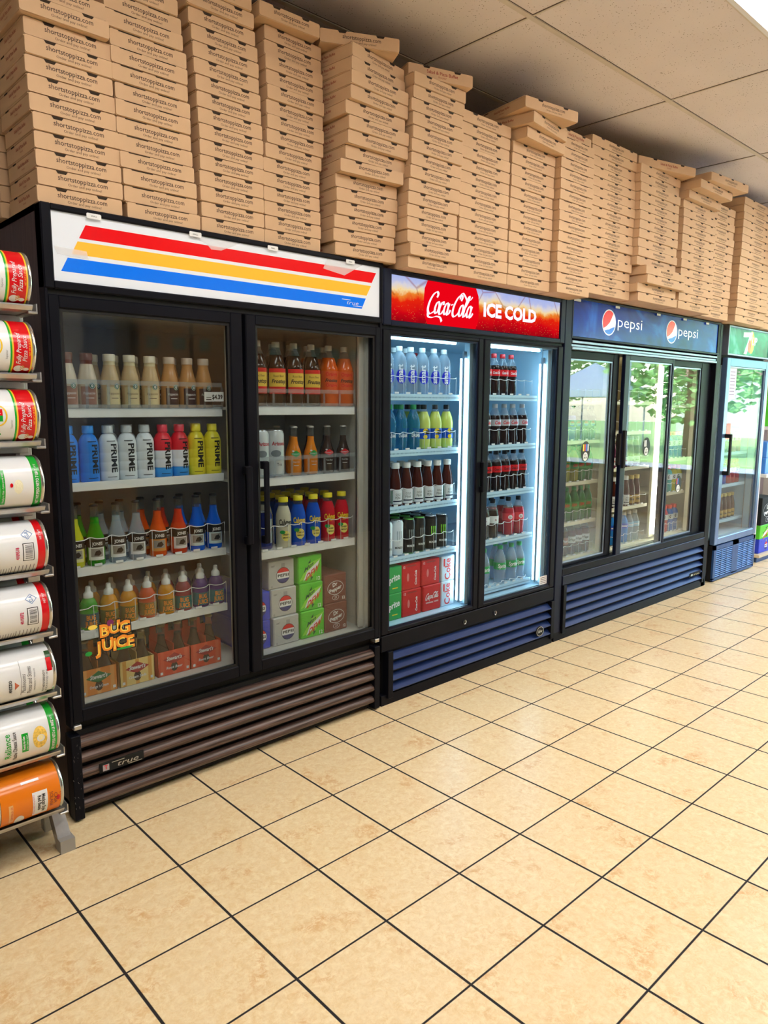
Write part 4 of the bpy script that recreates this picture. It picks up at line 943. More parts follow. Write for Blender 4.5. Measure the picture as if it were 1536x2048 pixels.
silver = mat('can_silver', (196, 200, 204), .25, .8, noise=0)
def can_kind(key, name, h, r, body_m, deco, lid=silver, rim=None):
    p = canprof(h, r, lid); p[2] = (p[2][0], p[2][1], body_m)
    if rim: p[4] = (p[4][0], p[4][1], rim)
    kind(key, name, p, lid, None, (), deco, cat='can', n=22)
def tea(b_):
    wt(b_, 'Arizona', mat('tea_red', (190, 60, 70), .5, noise=0), .0365, .128, .25, width=.06, height=.015, bold=.03); b_.wrap((circle(.022, .014, 16), [tuple(range(16))]), mat('cloud_grey', (120, 128, 134), .5), .0363, .095, -PI / 2 - .1); wt(b_, 'Tea', ink, .0365, .045, .3, width=.024, height=.012)
can_kind('az', 'tea_can', .19, .036, mat('can_white_grey', (206, 212, 214), .35, .2), tea)
def energy(text, mm, m2):
    def f(b_):
        if mm:
            for q, (a, l) in enumerate(((-.011, .050), (0, .060), (.010, .046))): b_.wrap(([(a - .003, .030), (a + .0035, .030), (a + .002, .01), (a + .0035, -.01), (a + .0005, .030 - l), (a - .002, -.006), (a - .0015, .012)], [(0, 1, 2, 3, 4, 5, 6)]), mm, .0332, .092, -PI / 2 + .2)
        wt(b_, 'MONSTER', m2, .0332, .036, .2, width=.044, height=.010, bold=.03)
    return f
lime = mat('lime_green', (122, 210, 40), .4, noise=0)
can_kind('mo_k', 'energy_drink_can', .174, .0325, mat('can_black', (10, 13, 15), .3, noise=0, spec=.3), energy('', lime, wht_ink), rim=black)
can_kind('mo_g', 'energy_drink_can', .174, .0325, mat('can_black', (10, 13, 15), .3, noise=0, spec=.3), energy('', mat('can_grey_mark', (120, 130, 130), .4), wht_ink), lid=mat('can_lid_green', (90, 180, 70), .3, .4, noise=0))
can_kind('mo_w', 'energy_drink_can', .174, .0325, mat('can_white', (226, 234, 240), .3, .2, noise=0), energy('', mat('can_pale_mark', (170, 186, 196), .4), ink))
can_kind('rb', 'energy_drink_can', .16, .028, mat('can_blue', (24, 44, 130), .3, .4, noise=0), lambda b_: (b_.wraprect(mat('can_silver_wedge', (180, 186, 196), .3, .6), .0283, -PI / 2, -PI / 2 + 1.2, .03, .13), b_.wrap((circle(.012, .012, 14), [tuple(range(14))]), red, .0286, .085, -PI / 2 + .1)))
def stew(c1, text):
    def f(b_):
        b_.wrap(([(-.024, 0), (0, .014), (.024, 0), (0, -.014)], [(0, 3, 2, 1)]), c1, .0308, .088, -PI / 2 + .1); wt(b_, "Stewart's", wht_ink, .0311, .085, .1, width=.036, height=.008, shear=.2)
        wt(b_, text, wht_ink, .0311, .052, .15, width=.030, height=.007); b_.wrap((rect(.022, .002), [(0, 1, 2, 3)]), wht_ink, .0311, .040, -PI / 2 + .1); b_.wrap((circle(.005, .0035, 10), [tuple(range(10))]), wht_ink, .0311, .100, -PI / 2 - .3)
    return f
for key, c, tx, g in (('st_o', (222, 130, 26), "Orange 'n Cream", green), ('st_b', (58, 44, 36), 'Root Beer', red)):
    m = liq(key, c); kind(key, 'glass_soda_bottle', longneck(.203, .0300, .9, m), m, (capp(.0150, .196, .203, .003), crown), (), stew(g, tx), capname='crown_cap')
PC = [(0, 0), (.030, 0), (.0325, .004), (.0325, .120), (.031, .140), (.024, .166), (.0195, .176, clear), (.0185, .196)]
def caly(fl, bg):
    def f(b_):
        wt(b_, 'Calypso', yellow if bg is not None else ink, .0331, .098, .15, width=.058, height=.024, bold=.04)
        b_.wrap((circle(.020, .022, 18), [tuple(range(18))]), mat('lemon_yellow', (244, 226, 110), .45, noise=0), .0331, .052, -PI / 2 + .2); b_.wrap((circle(.012, .008, 12, c=(-.016, .016)), [tuple(range(12))]), green, .0333, .052, -PI / 2 + .2)
        wt(b_, fl, ink, .0335, .054, .2, width=.030, height=.0075, bold=.03); wt(b_, 'LEMONADE', ink, .0335, .042, .2, width=.030, height=.006, bold=.03)
    return f
ycap = mat('yellow_cap', (236, 220, 40), .35, noise=0)
for key, c, fl, bg in (('ca_w', (206, 202, 178), 'ORIGINAL', None), ('ca_b', (14, 78, 196), 'OCEAN BLUE', 1), ('ca_r', (206, 22, 38), 'STRAWBERRY', 1)):
    m = liq(key, c); kind(key, 'lemonade_bottle', PC, m, (capp(.0205, .192, .212), ycap), (), caly(fl, bg))
# --- plastic bottles for the other coolers
PW = [(0, 0), (.033, 0), (.0365, .006), (.0365, .150), (.034, .168), (.024, .190), (.0145, .200), (.0145, .204)]
smart_b = mat('deep_blue_print', (16, 24, 190), .4, noise=0)
def smart(b_):
    b_.wrap(([(p[0], p[1] if p[1] > 0 else p[1]) for p in circle(.026, .034, 22)], [tuple(range(22))]), smart_b, .0369, .085, -PI / 2 + .1)
    for a in (0,):
        vs, fs = text2d('smart', width=.085, height=.026, bold=.03); b_.wrap(([(-x, -y) for x, y in vs], fs), wht_ink, .0374, .098, -PI / 2 + .25, True)
kind('sm', 'water_bottle', PW, water, (capp(.0155, .202, .224), wcap), (), smart)
PD = [(0, 0), (.026, .002), (.033, .008), (.034, .060), (.031, .085), (.034, .105), (.0345, .128), (.029, .155), (.0185, .182), (.0135, .192), (.0135, .196)]
aqua = liq('aqua_water', (60, 170, 206)); gcap = mat('green_cap', (34, 170, 96), .4, noise=0)
kind('da', 'water_bottle', [(p[0], p[1], glassy('blue_tinted_bottle', (120, 196, 226), 1.35, .05, .3, (70, 170, 215)) if i == 0 else None) for i, p in enumerate(PD)], water, (capp(.015, .194, .216), gcap), (), lambda b_: wt(b_, 'DASANI', wht_ink, .0345, .062, .1, width=.048, height=.016, bold=.02))
lem = liq('pale_lemonade', (206, 222, 112)); kcap = mat('black_cap', (20, 20, 24), .4, noise=0)
def lemd(b_):
    b_.wraprect(blue, .0352, -PI / 2 - 1.5, -PI / 2 + 1.5, .050, .100); b_.wrap((circle(.014, .012, 14, c=(.012, 0)), [tuple(range(14))]), yellow, .0356, .088, -PI / 2 - .2); b_.wrap((rect(.024, .018), [(0, 1, 2, 3)]), ink, .0358, .082, -PI / 2 + .5); wt(b_, 'Minute', wht_ink, .0361, .080, .5, width=.018, height=.006); b_.wrap((circle(.011, .010, 12), [tuple(range(12))]), yellow, .0356, .060, -PI / 2 + .1)
kind('le', 'lemonade_bottle', PD[:-3] + [(.0185, .182, clear_pl), (.0135, .192), (.0135, .196)], lem, (capp(.015, .194, .216), kcap), (), lemd)
PG = [(0, 0), (.029, 0), (.0315, .004), (.0315, .080), (.029, .088), (.0310, .095), (.0265, .130), (.0185, .165), (.0165, .182)]
tea_l = liq('brewed_tea', (74, 30, 20), .06); wlab = mat('white_paper_label', (226, 230, 230), .5, noise=0)
def gold(b_):
    b_.wraprect(wlab, .0319, -PI / 2 - 1.3, -PI / 2 + 1.3, .010, .078); wt(b_, 'GOLD', ink, .0323, .052, .2, width=.028, height=.011); wt(b_, 'PEAK', ink, .0323, .036, .2, width=.030, height=.012); b_.wraprect(mat('tea_green', (20, 110, 80), .5), .0321, -PI / 2 - 1.3, -PI / 2 - .7, .012, .076); b_.wraprect(navy, .0321, -PI / 2 - .6, -PI / 2 + 1.1, .022, .028)
kind('go', 'iced_tea_bottle', PG, tea_l, (capp(.0200, .180, .207), wcap), (), gold)
PK = [(0, 0), (.025, .001), (.0325, .008), (.0335, .035), (.0285, .068), (.030, .085), (.0345, .105), (.0345, .138), (.030, .160), (.0195, .186), (.0135, .198), (.0135, .202)]
rcap = mat('red_cap', (206, 20, 30), .4, noise=0)
def band(m, text, tm, z0=.104, z1=.138, w=.044, h=.014, r=.0348, sh=.3, ang=.2, bo=.04):
    def f(b_):
        b_.lathe([(r, z0), (r, z1)], m, 20); wt(b_, text, tm, r + .0004, (z0 + z1) / 2 - h * .45, ang, width=w, height=h, shear=sh, bold=bo)
    return f
colb = PK[:-4] + [(.030, .160, clear_pl)] + PK[-3:]
kind('co', 'cola_bottle', colb, cola, (capp(.015, .200, .222), rcap), (), band(red, 'Coca-Cola', wht_ink))
kind('dc', 'cola_bottle', colb, cola, (capp(.015, .200, .222), mat('silver_cap', (206, 208, 214), .35, noise=0)), (), band(mat('silver_label', (206, 206, 214), .4, .2, noise=0), 'Coke', red, w=.04, h=.018))
kind('cz', 'cola_bottle', colb, cola, (capp(.015, .200, .222), kcap), (), band(red, 'Coca-Cola', ink))
def drz(c): return lambda b_: (b_.lathe([(.0348, .085), (.0348, .125)], c, 20), b_.wrap((circle(.014, .012, 16), [tuple(range(16))]), wht_ink, .0352, .104, -PI / 2 + .2), wt(b_, 'Dr', mat('maroon_ink', (120, 16, 30), .5, noise=0), .0356, .098, .2, width=.014, height=.010, bold=.04))
PS2 = [(0, 0), (.026, .002), (.033, .008), (.034, .080), (.0345, .128), (.029, .155), (.0185, .182), (.0135, .192), (.0135, .196)]
PS2c = PS2[:-4] + [(.029, .155, clear_pl)] + PS2[-3:]
kind('dz', 'soda_bottle', PS2c, cola, (capp(.015, .194, .216), kcap), (), drz(wlab))
kind('dr', 'soda_bottle', PS2c, liq('cherry_red', (176, 14, 44)), (capp(.015, .194, .216), kcap), (), drz(mat('cherry_label', (226, 34, 60), .5, noise=0)))
kind('sp', 'lemon_lime_bottle', PS2, water, (capp(.015, .194, .216), gcap), (), band(mat('fresh_green_label', (20, 168, 84), .45, noise=0), 'Sprite', wht_ink, .080, .120, .055, .022, .0348, .15, .25))
kind('sw', 'lemon_lime_bottle', PS2, water, (capp(.015, .194, .216), gcap), (), band(mat('fresh_green_label', (20, 168, 84), .45, noise=0), 'Sprite', wht_ink, .080, .120, .055, .022, .0348, .15, 1.0))
def pep(b_): b_.lathe([(.0348, .085), (.0348, .125)], mat('label_charcoal', (60, 66, 72), .5, noise=0), 20); b_.wrap((circle(.015, .015, 18), [tuple(range(18))]), wht_ink, .0352, .105, -PI / 2); b_.wrap((circle(.0145, .0145, 10, .35, PI - .35), [tuple(range(11))]), red, .0355, .105, -PI / 2); b_.wrap((circle(.0145, .0145, 10, PI + .35, 2 * PI - .35), [tuple(range(11))]), blue, .0355, .105, -PI / 2); wt(b_, 'PEPSI', ink, .0357, .1025, 0, width=.024, height=.006, bold=.04)
kind('pz', 'cola_bottle', PS2c, cola, (capp(.015, .194, .216), kcap), (), pep)
kind('pb', 'cola_bottle', PS2c, liq('cobalt', (20, 60, 180)), (capp(.015, .194, .216), mat('blue_cap', (20, 60, 170), .4, noise=0)), (), pep)
dew = lambda c: band(mat('dew_label', c, .45, noise=0), 'DEW', red, .080, .122, .036, .018, .0348, .35, 0., .05)
kind('md', 'citrus_soda_bottle', PS2, liq('dew_green', (66, 120, 20)), (capp(.015, .194, .216), gcap), (), dew((40, 140, 50)))
kind('mg', 'citrus_soda_bottle', PS2, liq('dark_green', (16, 110, 40)), (capp(.015, .194, .216), gcap), (), dew((20, 120, 50)))
kind('my', 'citrus_soda_bottle', PS2, liq('olive_yellow', (140, 140, 30)), (capp(.015, .194, .216), gcap), (), dew((130, 160, 60)))
kind('dp', 'soda_bottle', PS2c, liq('plum_soda', (92, 52, 48)), (capp(.015, .194, .216), mat('maroon_cap', (96, 20, 30), .4, noise=0)), (), band(mat('dr_label', (150, 96, 88), .5, noise=0), 'Dr Pepper', wht_ink, .075, .118, .05, .016, .0348, .1, 0, .03))
kind('dw', 'soda_bottle', PS2c, liq('plum_soda', (92, 52, 48)), (capp(.015, .194, .216), mat('maroon_cap', (96, 20, 30), .4, noise=0)), (), band(wlab, 'Dr Pepper', brown_ink, .075, .118, .05, .016, .0348, .1, 0, .03))
kind('aq', 'water_bottle', PS2, liq('sky_water', (36, 130, 214)), (capp(.015, .194, .216), wcap), (), band(blue, 'water', wht_ink))
kind('cw', 'water_bottle', PS2, water, (capp(.015, .194, .216), wcap), (), band(mat('pale_blue_label', (150, 200, 226), .5, noise=0), 'water', wht_ink))
kind('ju', 'juice_bottle', PG, liq('berry_juice', (96, 30, 60)), (capp(.0200, .180, .207), silver), (), band(wlab, 'juice', red, .02, .07, .03, .012, .0319))
kind('jo', 'juice_bottle', PG, liq('tea_amber', (120, 70, 50)), (capp(.0200, .180, .207), silver), (), band(wlab, 'tea', brown_ink, .02, .07, .03, .012, .0319))
PGA = [(0, 0), (.034, 0), (.037, .005), (.037, .055), (.033, .075), (.037, .095), (.037, .130), (.030, .155), (.022, .165), (.020, .172)]
for key, c in (('ga_b', (24, 96, 176)), ('ga_t', (60, 160, 160)), ('ga_y', (196, 190, 60)), ('ga_r', (176, 24, 36)), ('ga_c', (150, 160, 170))):
    m = liq(key, c); kind(key, 'sports_drink_bottle', PGA, m, (capp(.0225, .170, .198), mat('orange_red_cap', (236, 64, 36), .4, noise=0)), (), band(mat('bolt_label', (210, 220, 226), .5, noise=0), 'G', ink, .092, .132, .014, .022, .0374, .2, 0, .05))
kind('sg', 'iced_tea_bottle', PG, tea_l, (capp(.0200, .180, .207), mat('gold_cap', (206, 180, 90), .35, .3, noise=0)), (), band(mat('amber_label', (186, 150, 60), .5, noise=0), 'tea', brown_ink, .012, .070, .034, .018, .0319))

SC_ = 'striped cooler'; RC_ = 'red-sign cooler'; BC_ = 'blue-sign cooler'; GC_ = 'green-sign cooler'
# ---- striped cooler, left door
z = TLS[0] + .005; w = 'front row, top left shelf of ' + SC_; g = 'coffee bottles on the top shelf'
row([('cof_k', 'cocoa-capped coffee bottle', [.102, .168]), ('cof_w', 'pale coffee bottle', [.245, .316, .390]), ('cof_b', 'dark-label coffee bottle', [.464, .537, .604])], .128, z, w, g)
w = 'behind front row, top left shelf of ' + SC_
row([('cof_w', 'pale coffee bottle', [.215, .287, .360]), ('cof_b', 'dark-label coffee bottle', [.434, .508, .575])], .198, z, w, g)
z = TLS[1] + .001; w = 'front row, second left shelf of ' + SC_; g = 'sports drinks on the second shelf'
row([('pr_b', 'blue sports drink bottle', [.093, .160]), ('pr_w', 'white sports drink bottle', [.228, .296, .362]), ('pr_i', 'red-white-blue sports drink bottle', [.430, .497]), ('pr_y', 'yellow sports drink bottle', [.564, .632])], .130, z, w, g)
w = 'behind front row, second left shelf of ' + SC_
row([('pr_w', 'white sports drink bottle', [.262, .330]), ('pr_y', 'yellow sports drink bottle', [.602])], .198, z, w, g)
z = TLS[2] + .001; w = 'front row, third left shelf of ' + SC_; g = 'craft sodas on the third shelf'
row([('jo_y', 'yellow craft soda bottle', [.098]), ('jo_g', 'green craft soda bottle', [.167]), ('jo_c', 'clear craft soda bottle', [.244, .318]), ('jo_o', 'orange craft soda bottle', [.399]), ('jo_r', 'red-orange craft soda bottle', [.480]), ('jo_b', 'blue craft soda bottle', [.556, .628])], .130, z, w, g)
w = 'behind front row, third left shelf of ' + SC_
row([('jo_g', 'green craft soda bottle', [.135]), ('jo_c', 'clear craft soda bottle', [.215, .288]), ('jo_o', 'orange craft soda bottle', [.366]), ('jo_r', 'red-orange craft soda bottle', [.446]), ('jo_b', 'blue craft soda bottle', [.524, .600])], .200, z, w, g)
z = TLS[3] + .001; w = 'front row, fourth left shelf of ' + SC_; g = 'juice bottles on the fourth shelf'
row([('bu_g', 'green juice bottle', [.131]), ('bu_o', 'amber juice bottle', [.203, .275, .420]), ('bu_r', 'orange juice bottle', [.347]), ('bu_p', 'brown juice bottle', [.489]), ('bu_v', 'purple juice bottle', [.562, .630])], .128, z, w, g)
w = 'behind front row, fourth left shelf of ' + SC_
row([('bu_g', 'green juice bottle', [.10]), ('bu_o', 'amber juice bottle', [.170, .243, .385]), ('bu_r', 'orange juice bottle', [.313]), ('bu_p', 'brown juice bottle', [.454]), ('bu_v', 'purple juice bottle', [.528, .598])], .198, z, w, g)
# four-pack carriers on the cooler floor
def carrier(x, key, bot, c1, c2, dia, tx, label, first, hand):
    t = thing('soda_carrier', label, 'soda carrier', (x, .165, .386), 0, 'four-pack carriers on the cooler floor')
    b_ = MB(); W_ = .132; D_ = .132
    b_.box(-W_ / 2, W_ / 2, -D_ / 2, -D_ / 2 + .002, 0, .094, c1).box(-W_ / 2, W_ / 2, D_ / 2 - .002, D_ / 2, 0, .094, c1).box(-W_ / 2, -W_ / 2 + .002, -D_ / 2, D_ / 2, 0, .094, c1).box(W_ / 2 - .002, W_ / 2, -D_ / 2, D_ / 2, 0, .094, c1).box(-W_ / 2, W_ / 2, -D_ / 2, D_ / 2, 0, .001, c1)
    y = -D_ / 2 - .0006
    for q in (-.048, .0, .048): b_.poly(rect(.014, .094, (q, .047)), c2, (0, y, 0))
    b_.poly([(-.045, .062), (-.022, .072), (0, .084), (.022, .072), (.045, .062), (.022, .050), (0, .042), (-.022, .050)], dia, (0, y - .0004, 0)); b_.text("Stewart's", wht_ink, (0, y - .0008, .057), width=.062, height=.015, shear=.2, bold=.03)
    b_.text(tx, wht_ink, (0, y - .0008, .024), width=.066, height=.010, shear=.15, bold=.02); b_.poly(circle(.014, .018, 14, c=(0, .030)), brown_ink, (0, y - .0003, 0)); b_.poly(rect(.010, .010, (-.052, .012)), wht_ink, (0, y - .0004, 0)); b_.poly(rect(.010, .010, (.054, .014)), wht_ink, (0, y - .0004, 0))
    b_.build('carton_body', t)
    h_ = MB(); h_.box(-W_ / 2, W_ / 2, -.001, .001, .001, .150, c1); h_.box(-.001, .001, -D_ / 2 + .003, D_ / 2 - .003, .001, .12, c1)
    for q in (-.05, .0, .05): h_.box(q - .012, q + .012, -.0025, .0025, .150, .178, hand)
    h_.build('carry_handle', t)
    for i, (dx, dy) in enumerate(((-.033, -.033), (.033, -.033), (-.033, .033), (.033, .033))):
        put(bot, x + dx, .165 + dy, .3875, '%s, %s, inside %s' % (('cream soda glass bottle' if bot == 'st_o' and False else 'brown glass soda bottle'), ('front left', 'front right', 'back left', 'back right')[i], hand_name[first]), 'bottles in the carriers')
hand_name = ['the orange carrier with green diamond', 'the yellow striped carrier', 'the red carrier nearer the left', 'the red carrier nearer the right']
orc, orl = mat('carrier_orange', (232, 140, 60), .6), mat('carrier_orange_light', (240, 168, 90), .6, noise=0); crm, crl = mat('carrier_cream', (240, 206, 130), .6), mat('carrier_amber', (222, 160, 70), .6, noise=0); rdc, rdl = mat('carrier_red', (222, 76, 44), .6), mat('carrier_red_light', (230, 98, 66), .6, noise=0)
dgreen = mat('diamond_green', (50, 120, 70), .5, noise=0); dred = mat('diamond_red', (170, 40, 44), .5, noise=0)
kind('gl', 'glass_soda_bottle', longneck(.190, .0290, .9, liq('root_beer', (72, 48, 34))), liq('root_beer', (72, 48, 34)), (capp(.0150, .183, .190, .003), mat('crown_cap_tan', (170, 148, 110), .4, .4)), (), None, capname='crown_cap')
carrier(.142, 'o', 'gl', orc, orl, dgreen, "Orange 'n Cream", 'orange four-pack soda carrier with green diamond on the striped cooler floor', 0, orc)
carrier(.283, 'c', 'gl', crm, crl, dred, 'Cream Soda', 'yellow striped four-pack soda carrier with red diamond on the striped cooler floor', 1, crm)
carrier(.428, 'r', 'gl', rdc, rdl, dred, 'Root Beer', 'red four-pack soda carrier beside the yellow striped carrier', 2, rdc)
carrier(.562, 'r', 'gl', rdc, rdl, dred, 'Root Beer', 'red four-pack soda carrier farthest right on the striped cooler floor', 3, rdc)
# ---- striped cooler, right door
z = TRS[0] + .005; w = 'front row, top right shelf of ' + SC_; g = 'litre sodas on the top right shelf'
row([('fr_b', 'root beer litre bottle', [.846, .938, 1.028, 1.118]), ('fr_o', 'orange litre bottle', [1.208, 1.272 + .026])], .138, z, w, g)
w = 'behind front row, top right shelf of ' + SC_
row([('fr_b', 'root beer litre bottle', [.892, .984, 1.074]), ('fr_o', 'orange litre bottle', [1.165, 1.254])], .228, z, w, g)
z = TRS[1] + .005; w = 'front row, second right shelf of ' + SC_; g = 'drinks on the second right shelf'
row([('az', 'white tea can', [.848, .922]), ('st_o', 'orange glass soda bottle', [1.020, 1.104]), ('st_b', 'brown glass soda bottle', [1.198, 1.284])], .130, z, w, g)
w = 'behind front row, second right shelf of ' + SC_
row([('az', 'white tea can', [.885]), ('st_o', 'orange glass soda bottle', [.985, 1.06]), ('st_b', 'brown glass soda bottle', [1.150, 1.245])], .202, z, w, g)
z = TRS[2] + .001; w = 'front row, third right shelf of ' + SC_; g = 'lemonades on the third right shelf'
row([('rb', 'blue energy drink can', [.868]), ('ca_w', 'pale lemonade bottle', [.956]), ('ca_b', 'blue lemonade bottle', [1.036, 1.114]), ('ca_r', 'red lemonade bottle', [1.194, 1.272])], .130, z, w, g)
for q in (1, 2, 3):
    w = '%s row, third right shelf of %s' % (ORD[q], SC_)
    row([('ca_w', 'pale lemonade bottle', [.918]), ('ca_b', 'blue lemonade bottle', [.996, 1.075]), ('ca_r', 'red lemonade bottle', [1.154, 1.234])], .130 + .074 * q, z, w, g)
# ---- twelve-packs
def twelve(x, y, z, w, h, d, m, art, label, group, rz=0):
    t = thing('soda_twelve_pack', label, 'soda pack', (x, y, z), rz, group)
    b_ = MB(); b_.box(-w / 2, w / 2, 0, d, 0, h, m, .004); art(b_, w, h); b_.build('carton', t); return t
dsil = mat('pack_silver', (196, 194, 190), .45, .1); dgrn = mat('pack_lime_green', (92, 206, 40), .45); dbrn = mat('pack_maroon', (124, 62, 50), .5); dblu = mat('pack_royal_blue', (40, 64, 200), .45); dred2 = mat('pack_red', (206, 14, 26), .4, spec=.25); dsl2 = mat('pack_pale_silver', (206, 220, 232), .4); dsp = mat('pack_green', (0, 160, 72), .45); navy_i = mat('ink_navy', (50, 56, 120), .5, noise=0); dkg = mat('ink_dark_green', (16, 84, 44), .5, noise=0)
def a_pep(b_, w, h):
    y = -.0006; c = (w * .06, h * .44); r = h * .27
    b_.poly(rect(h * .16, h * .62, (c[0], c[1] + h * .12)), mat('pack_can_grey', (170, 170, 168), .4, .4), (0, y, 0))
    b_.poly(circle(r * 1.06, r * 1.06, 26, c=c), ink, (0, y - .0002, 0)); b_.poly(circle(r, r, 26, c=c), wht_ink, (0, y - .0004, 0))
    b_.poly(circle(r, r, 14, .42, PI - .42, c=c), red, (0, y - .0006, 0)); b_.poly(circle(r, r, 14, PI + .42, 2 * PI - .42, c=c), navy_i, (0, y - .0006, 0))
    b_.text('PEPSI', ink, (c[0], y - .0008, c[1] - h * .045), width=r * 1.7, height=h * .10, bold=.06); b_.text('DIET', ink, (-w * .32, y, h * .78), height=h * .05); b_.text('12', ink, (-w * .38, y, h * .06), height=h * .06)
def a_dew(b_, w, h):
    y = -.0006; b_.poly([(-w * .46, h * .12), (w * .10, h * .22), (w * .46, h * .86), (-w * .05, h * .72)], mat('pack_bright_lime', (150, 230, 60), .45, noise=0), (0, y, 0)); b_.poly([(-w * .30, h * .10), (w * .30, h * .55), (w * .40, h * .80), (-w * .15, h * .42)], wht_ink, (0, y - .0002, 0))
    u, v = Vector((.86, 0, .50)), Vector((.30, 0, .95)); b_.text('Mtn', dkg, (-w * .08, y - .0005, h * .52), u, v, width=w * .44, height=h * .18, bold=.06); b_.text('DEW', red, (w * .06, y - .0006, h * .26), u, v, width=w * .64, height=h * .26, bold=.08); b_.text('12', wht_ink, (w * .34, y, h * .06), height=h * .13, bold=.02)
    b_.poly([(-w * .1, h * .72), (w * .02, h * .86), (.0, h * .72)], dkg, (0, y - .0003, 0)); b_.poly([(w * .02, h * .24), (w * .12, h * .2), (.0, h * .06)], dkg, (0, y - .0003, 0))
def a_drp(b_, w, h):
    y = -.0006; b_.flat(([(a, c + h * .52) for a, c in ring(w * .36, h * .24, .002, 26)[0]], ring(w * .36, h * .24, .002, 26)[1]), wht_ink, (0, y, 0))
    u, v = Vector((.97, 0, .24)), Vector((-.1, 0, .98)); b_.text('Dr', wht_ink, (-w * .02, y - .0003, h * .58), u, v, height=h * .13, bold=.03); b_.text('Pepper', wht_ink, (0, y - .0003, h * .42), u, v, width=w * .56, height=h * .13, bold=.04)
    b_.flat(([(a, c + h * .18) for a, c in ring(w * .15, h * .09, .0015, 20)[0]], ring(w * .15, h * .09, .0015, 20)[1]), wht_ink, (0, y, 0)); b_.text('23', wht_ink, (0, y, h * .145), height=h * .08); b_.text('12', wht_ink, (w * .36, y, h * .08), height=h * .10, bold=.04)
def a_blu(b_, w, h): a_pep(b_, w, h)
gp = 'twelve-packs on the striped cooler floor'
for q in range(2): twelve(.806, .105, .386 + q * .1215, .125, .121, .38, dblu, a_blu, ('lower', 'upper')[q] + ' blue soda twelve-pack at the left of the striped cooler floor', gp)
for q in range(3): twelve((.945, .942, .936)[q], (.10, .112, .118)[q], .386 + q * .1215, .132, .121, .38, dsil, a_pep, 'silver soda twelve-pack, %s of its stack on the striped cooler floor' % ('bottom', 'middle', 'top')[q], gp)
for q in range(3): twelve((1.086, 1.083, 1.080)[q], (.10, .105, .108)[q], .386 + q * .1215, .128, .121, .38, dgrn, a_dew, 'lime green soda twelve-pack, %s of its stack on the striped cooler floor' % ('bottom', 'middle', 'top')[q], gp)
for q in range(2): twelve((1.218, 1.214)[q], .10, .386 + q * .1315, .128, .131, .38, dbrn, a_drp, ('lower', 'upper')[q] + ' maroon soda twelve-pack on the striped cooler floor', gp)
# ---- red-sign cooler
z = CLS[0] + .001; w = 'front row, top left shelf of ' + RC_; g = 'bottles on the top left shelf of the red-sign cooler'
row([('sm', 'clear water bottle', [1.56, 1.638, 1.717, 1.795, 1.872, 1.950])], .142, z, w, g)
row([('sm', 'clear water bottle', [1.60, 1.680, 1.76])], .222, z, 'behind front row, top left shelf of ' + RC_, g)
z = CLS[1] + .001; w = 'front row, second left shelf of ' + RC_; g = 'bottles on the second left shelf of the red-sign cooler'
row([('da', 'blue-tinted water bottle', [1.575, 1.654, 1.735]), ('le', 'pale lemonade bottle', [1.812, 1.890, 1.972])], .142, z, w, g)
row([('da', 'blue-tinted water bottle', [1.615, 1.695]), ('le', 'pale lemonade bottle', [1.775, 1.85])], .218, z, 'behind front row, second left shelf of ' + RC_, g)
z = CLS[2] + .001; w = 'front row, third left shelf of ' + RC_; g = 'teas on the third left shelf of the red-sign cooler'
row([('go', 'iced tea bottle', [1.540, 1.614, 1.690, 1.766, 1.840, 1.908, 1.984])], .138, z, w, g)
row([('go', 'iced tea bottle', [1.575, 1.650, 1.725, 1.800, 1.875])], .210, z, 'behind front row, third left shelf of ' + RC_, g)
z = CLS[3] + .001; w = 'front row, fourth left shelf of ' + RC_; g = 'energy drinks on the fourth left shelf of the red-sign cooler'
row([('mo_w', 'white energy drink can', [1.556, 1.630]), ('mo_g', 'green-lidded energy drink can', [1.708, 1.784]), ('mo_k', 'black energy drink can', [1.868, 1.948])], .138, z, w, g)
for q in (1, 2, 3):
    row([('mo_g', 'green-lidded energy drink can', [1.60 + .004 * q, 1.680, 1.755]), ('mo_k', 'black energy drink can', [1.832, 1.910])], .138 + .072 * q, z, '%s row, fourth left shelf of %s' % (ORD[q], RC_), g)
def a_red(b_, w, h):
    y = -.0006
    b_.poly(rect(w * .5, h * .05, (0, h * .9)), mat('pack_deep_red', (150, 10, 20), .4, noise=0), (0, y, 0)); vs, fs = text2d('Coca-Cola', width=h * .55, height=h * .10, shear=.3, bold=.03); b_.flat(([(-q[1], q[0]) for q in vs], fs), wht_ink, (w * .28, y, h * .42)); b_.poly(circle(w * .06, h * .16, 14, c=(-w * .18, h * .48)), mat('pack_rose', (226, 120, 120), .4, noise=0), (0, y, 0)); b_.text('12', wht_ink, (-w * .38, y, h * .84), height=h * .09)
def a_red2(b_, w, h):
    y = -.0006; lgm = MB(); script(b_, wht_ink, (-w * .42, y, h * .46), w * .172); b_.text('ORIGINAL TASTE', wht_ink, (0, y, h * .30), width=w * .7, height=h * .05, bold=.03)
def a_slv(b_, w, h):
    vs, fs = text2d('Coke', width=h * .85, height=w * .42, bold=.02); b_.flat(([(-q[1], q[0]) for q in vs], fs), red, (w * .16, -.0006, h * .48)); b_.poly(rect(w * .12, h * .3, (-w * .3, h * .75)), red, (0, -.0006, 0))
def a_spr(b_, w, h):
    u, v = Vector((.97, 0, .2)), Vector((-.12, 0, .98)); b_.text('Sprite', wht_ink, (0, -.0006, h * .45), u, v, width=w * .8, height=h * .24, bold=.05); b_.poly(rect(w * .3, h * .04, (w * .1, h * .2)), yellow, (0, -.0006, 0))
gp = 'twelve-packs on the red-sign cooler floor'
for q in range(2): twelve(1.572, .10, .361 + q * .1325, .118, .132, .38, dsp, a_spr, ('lower', 'upper')[q] + ' green soda twelve-pack on the red-sign cooler floor', gp)
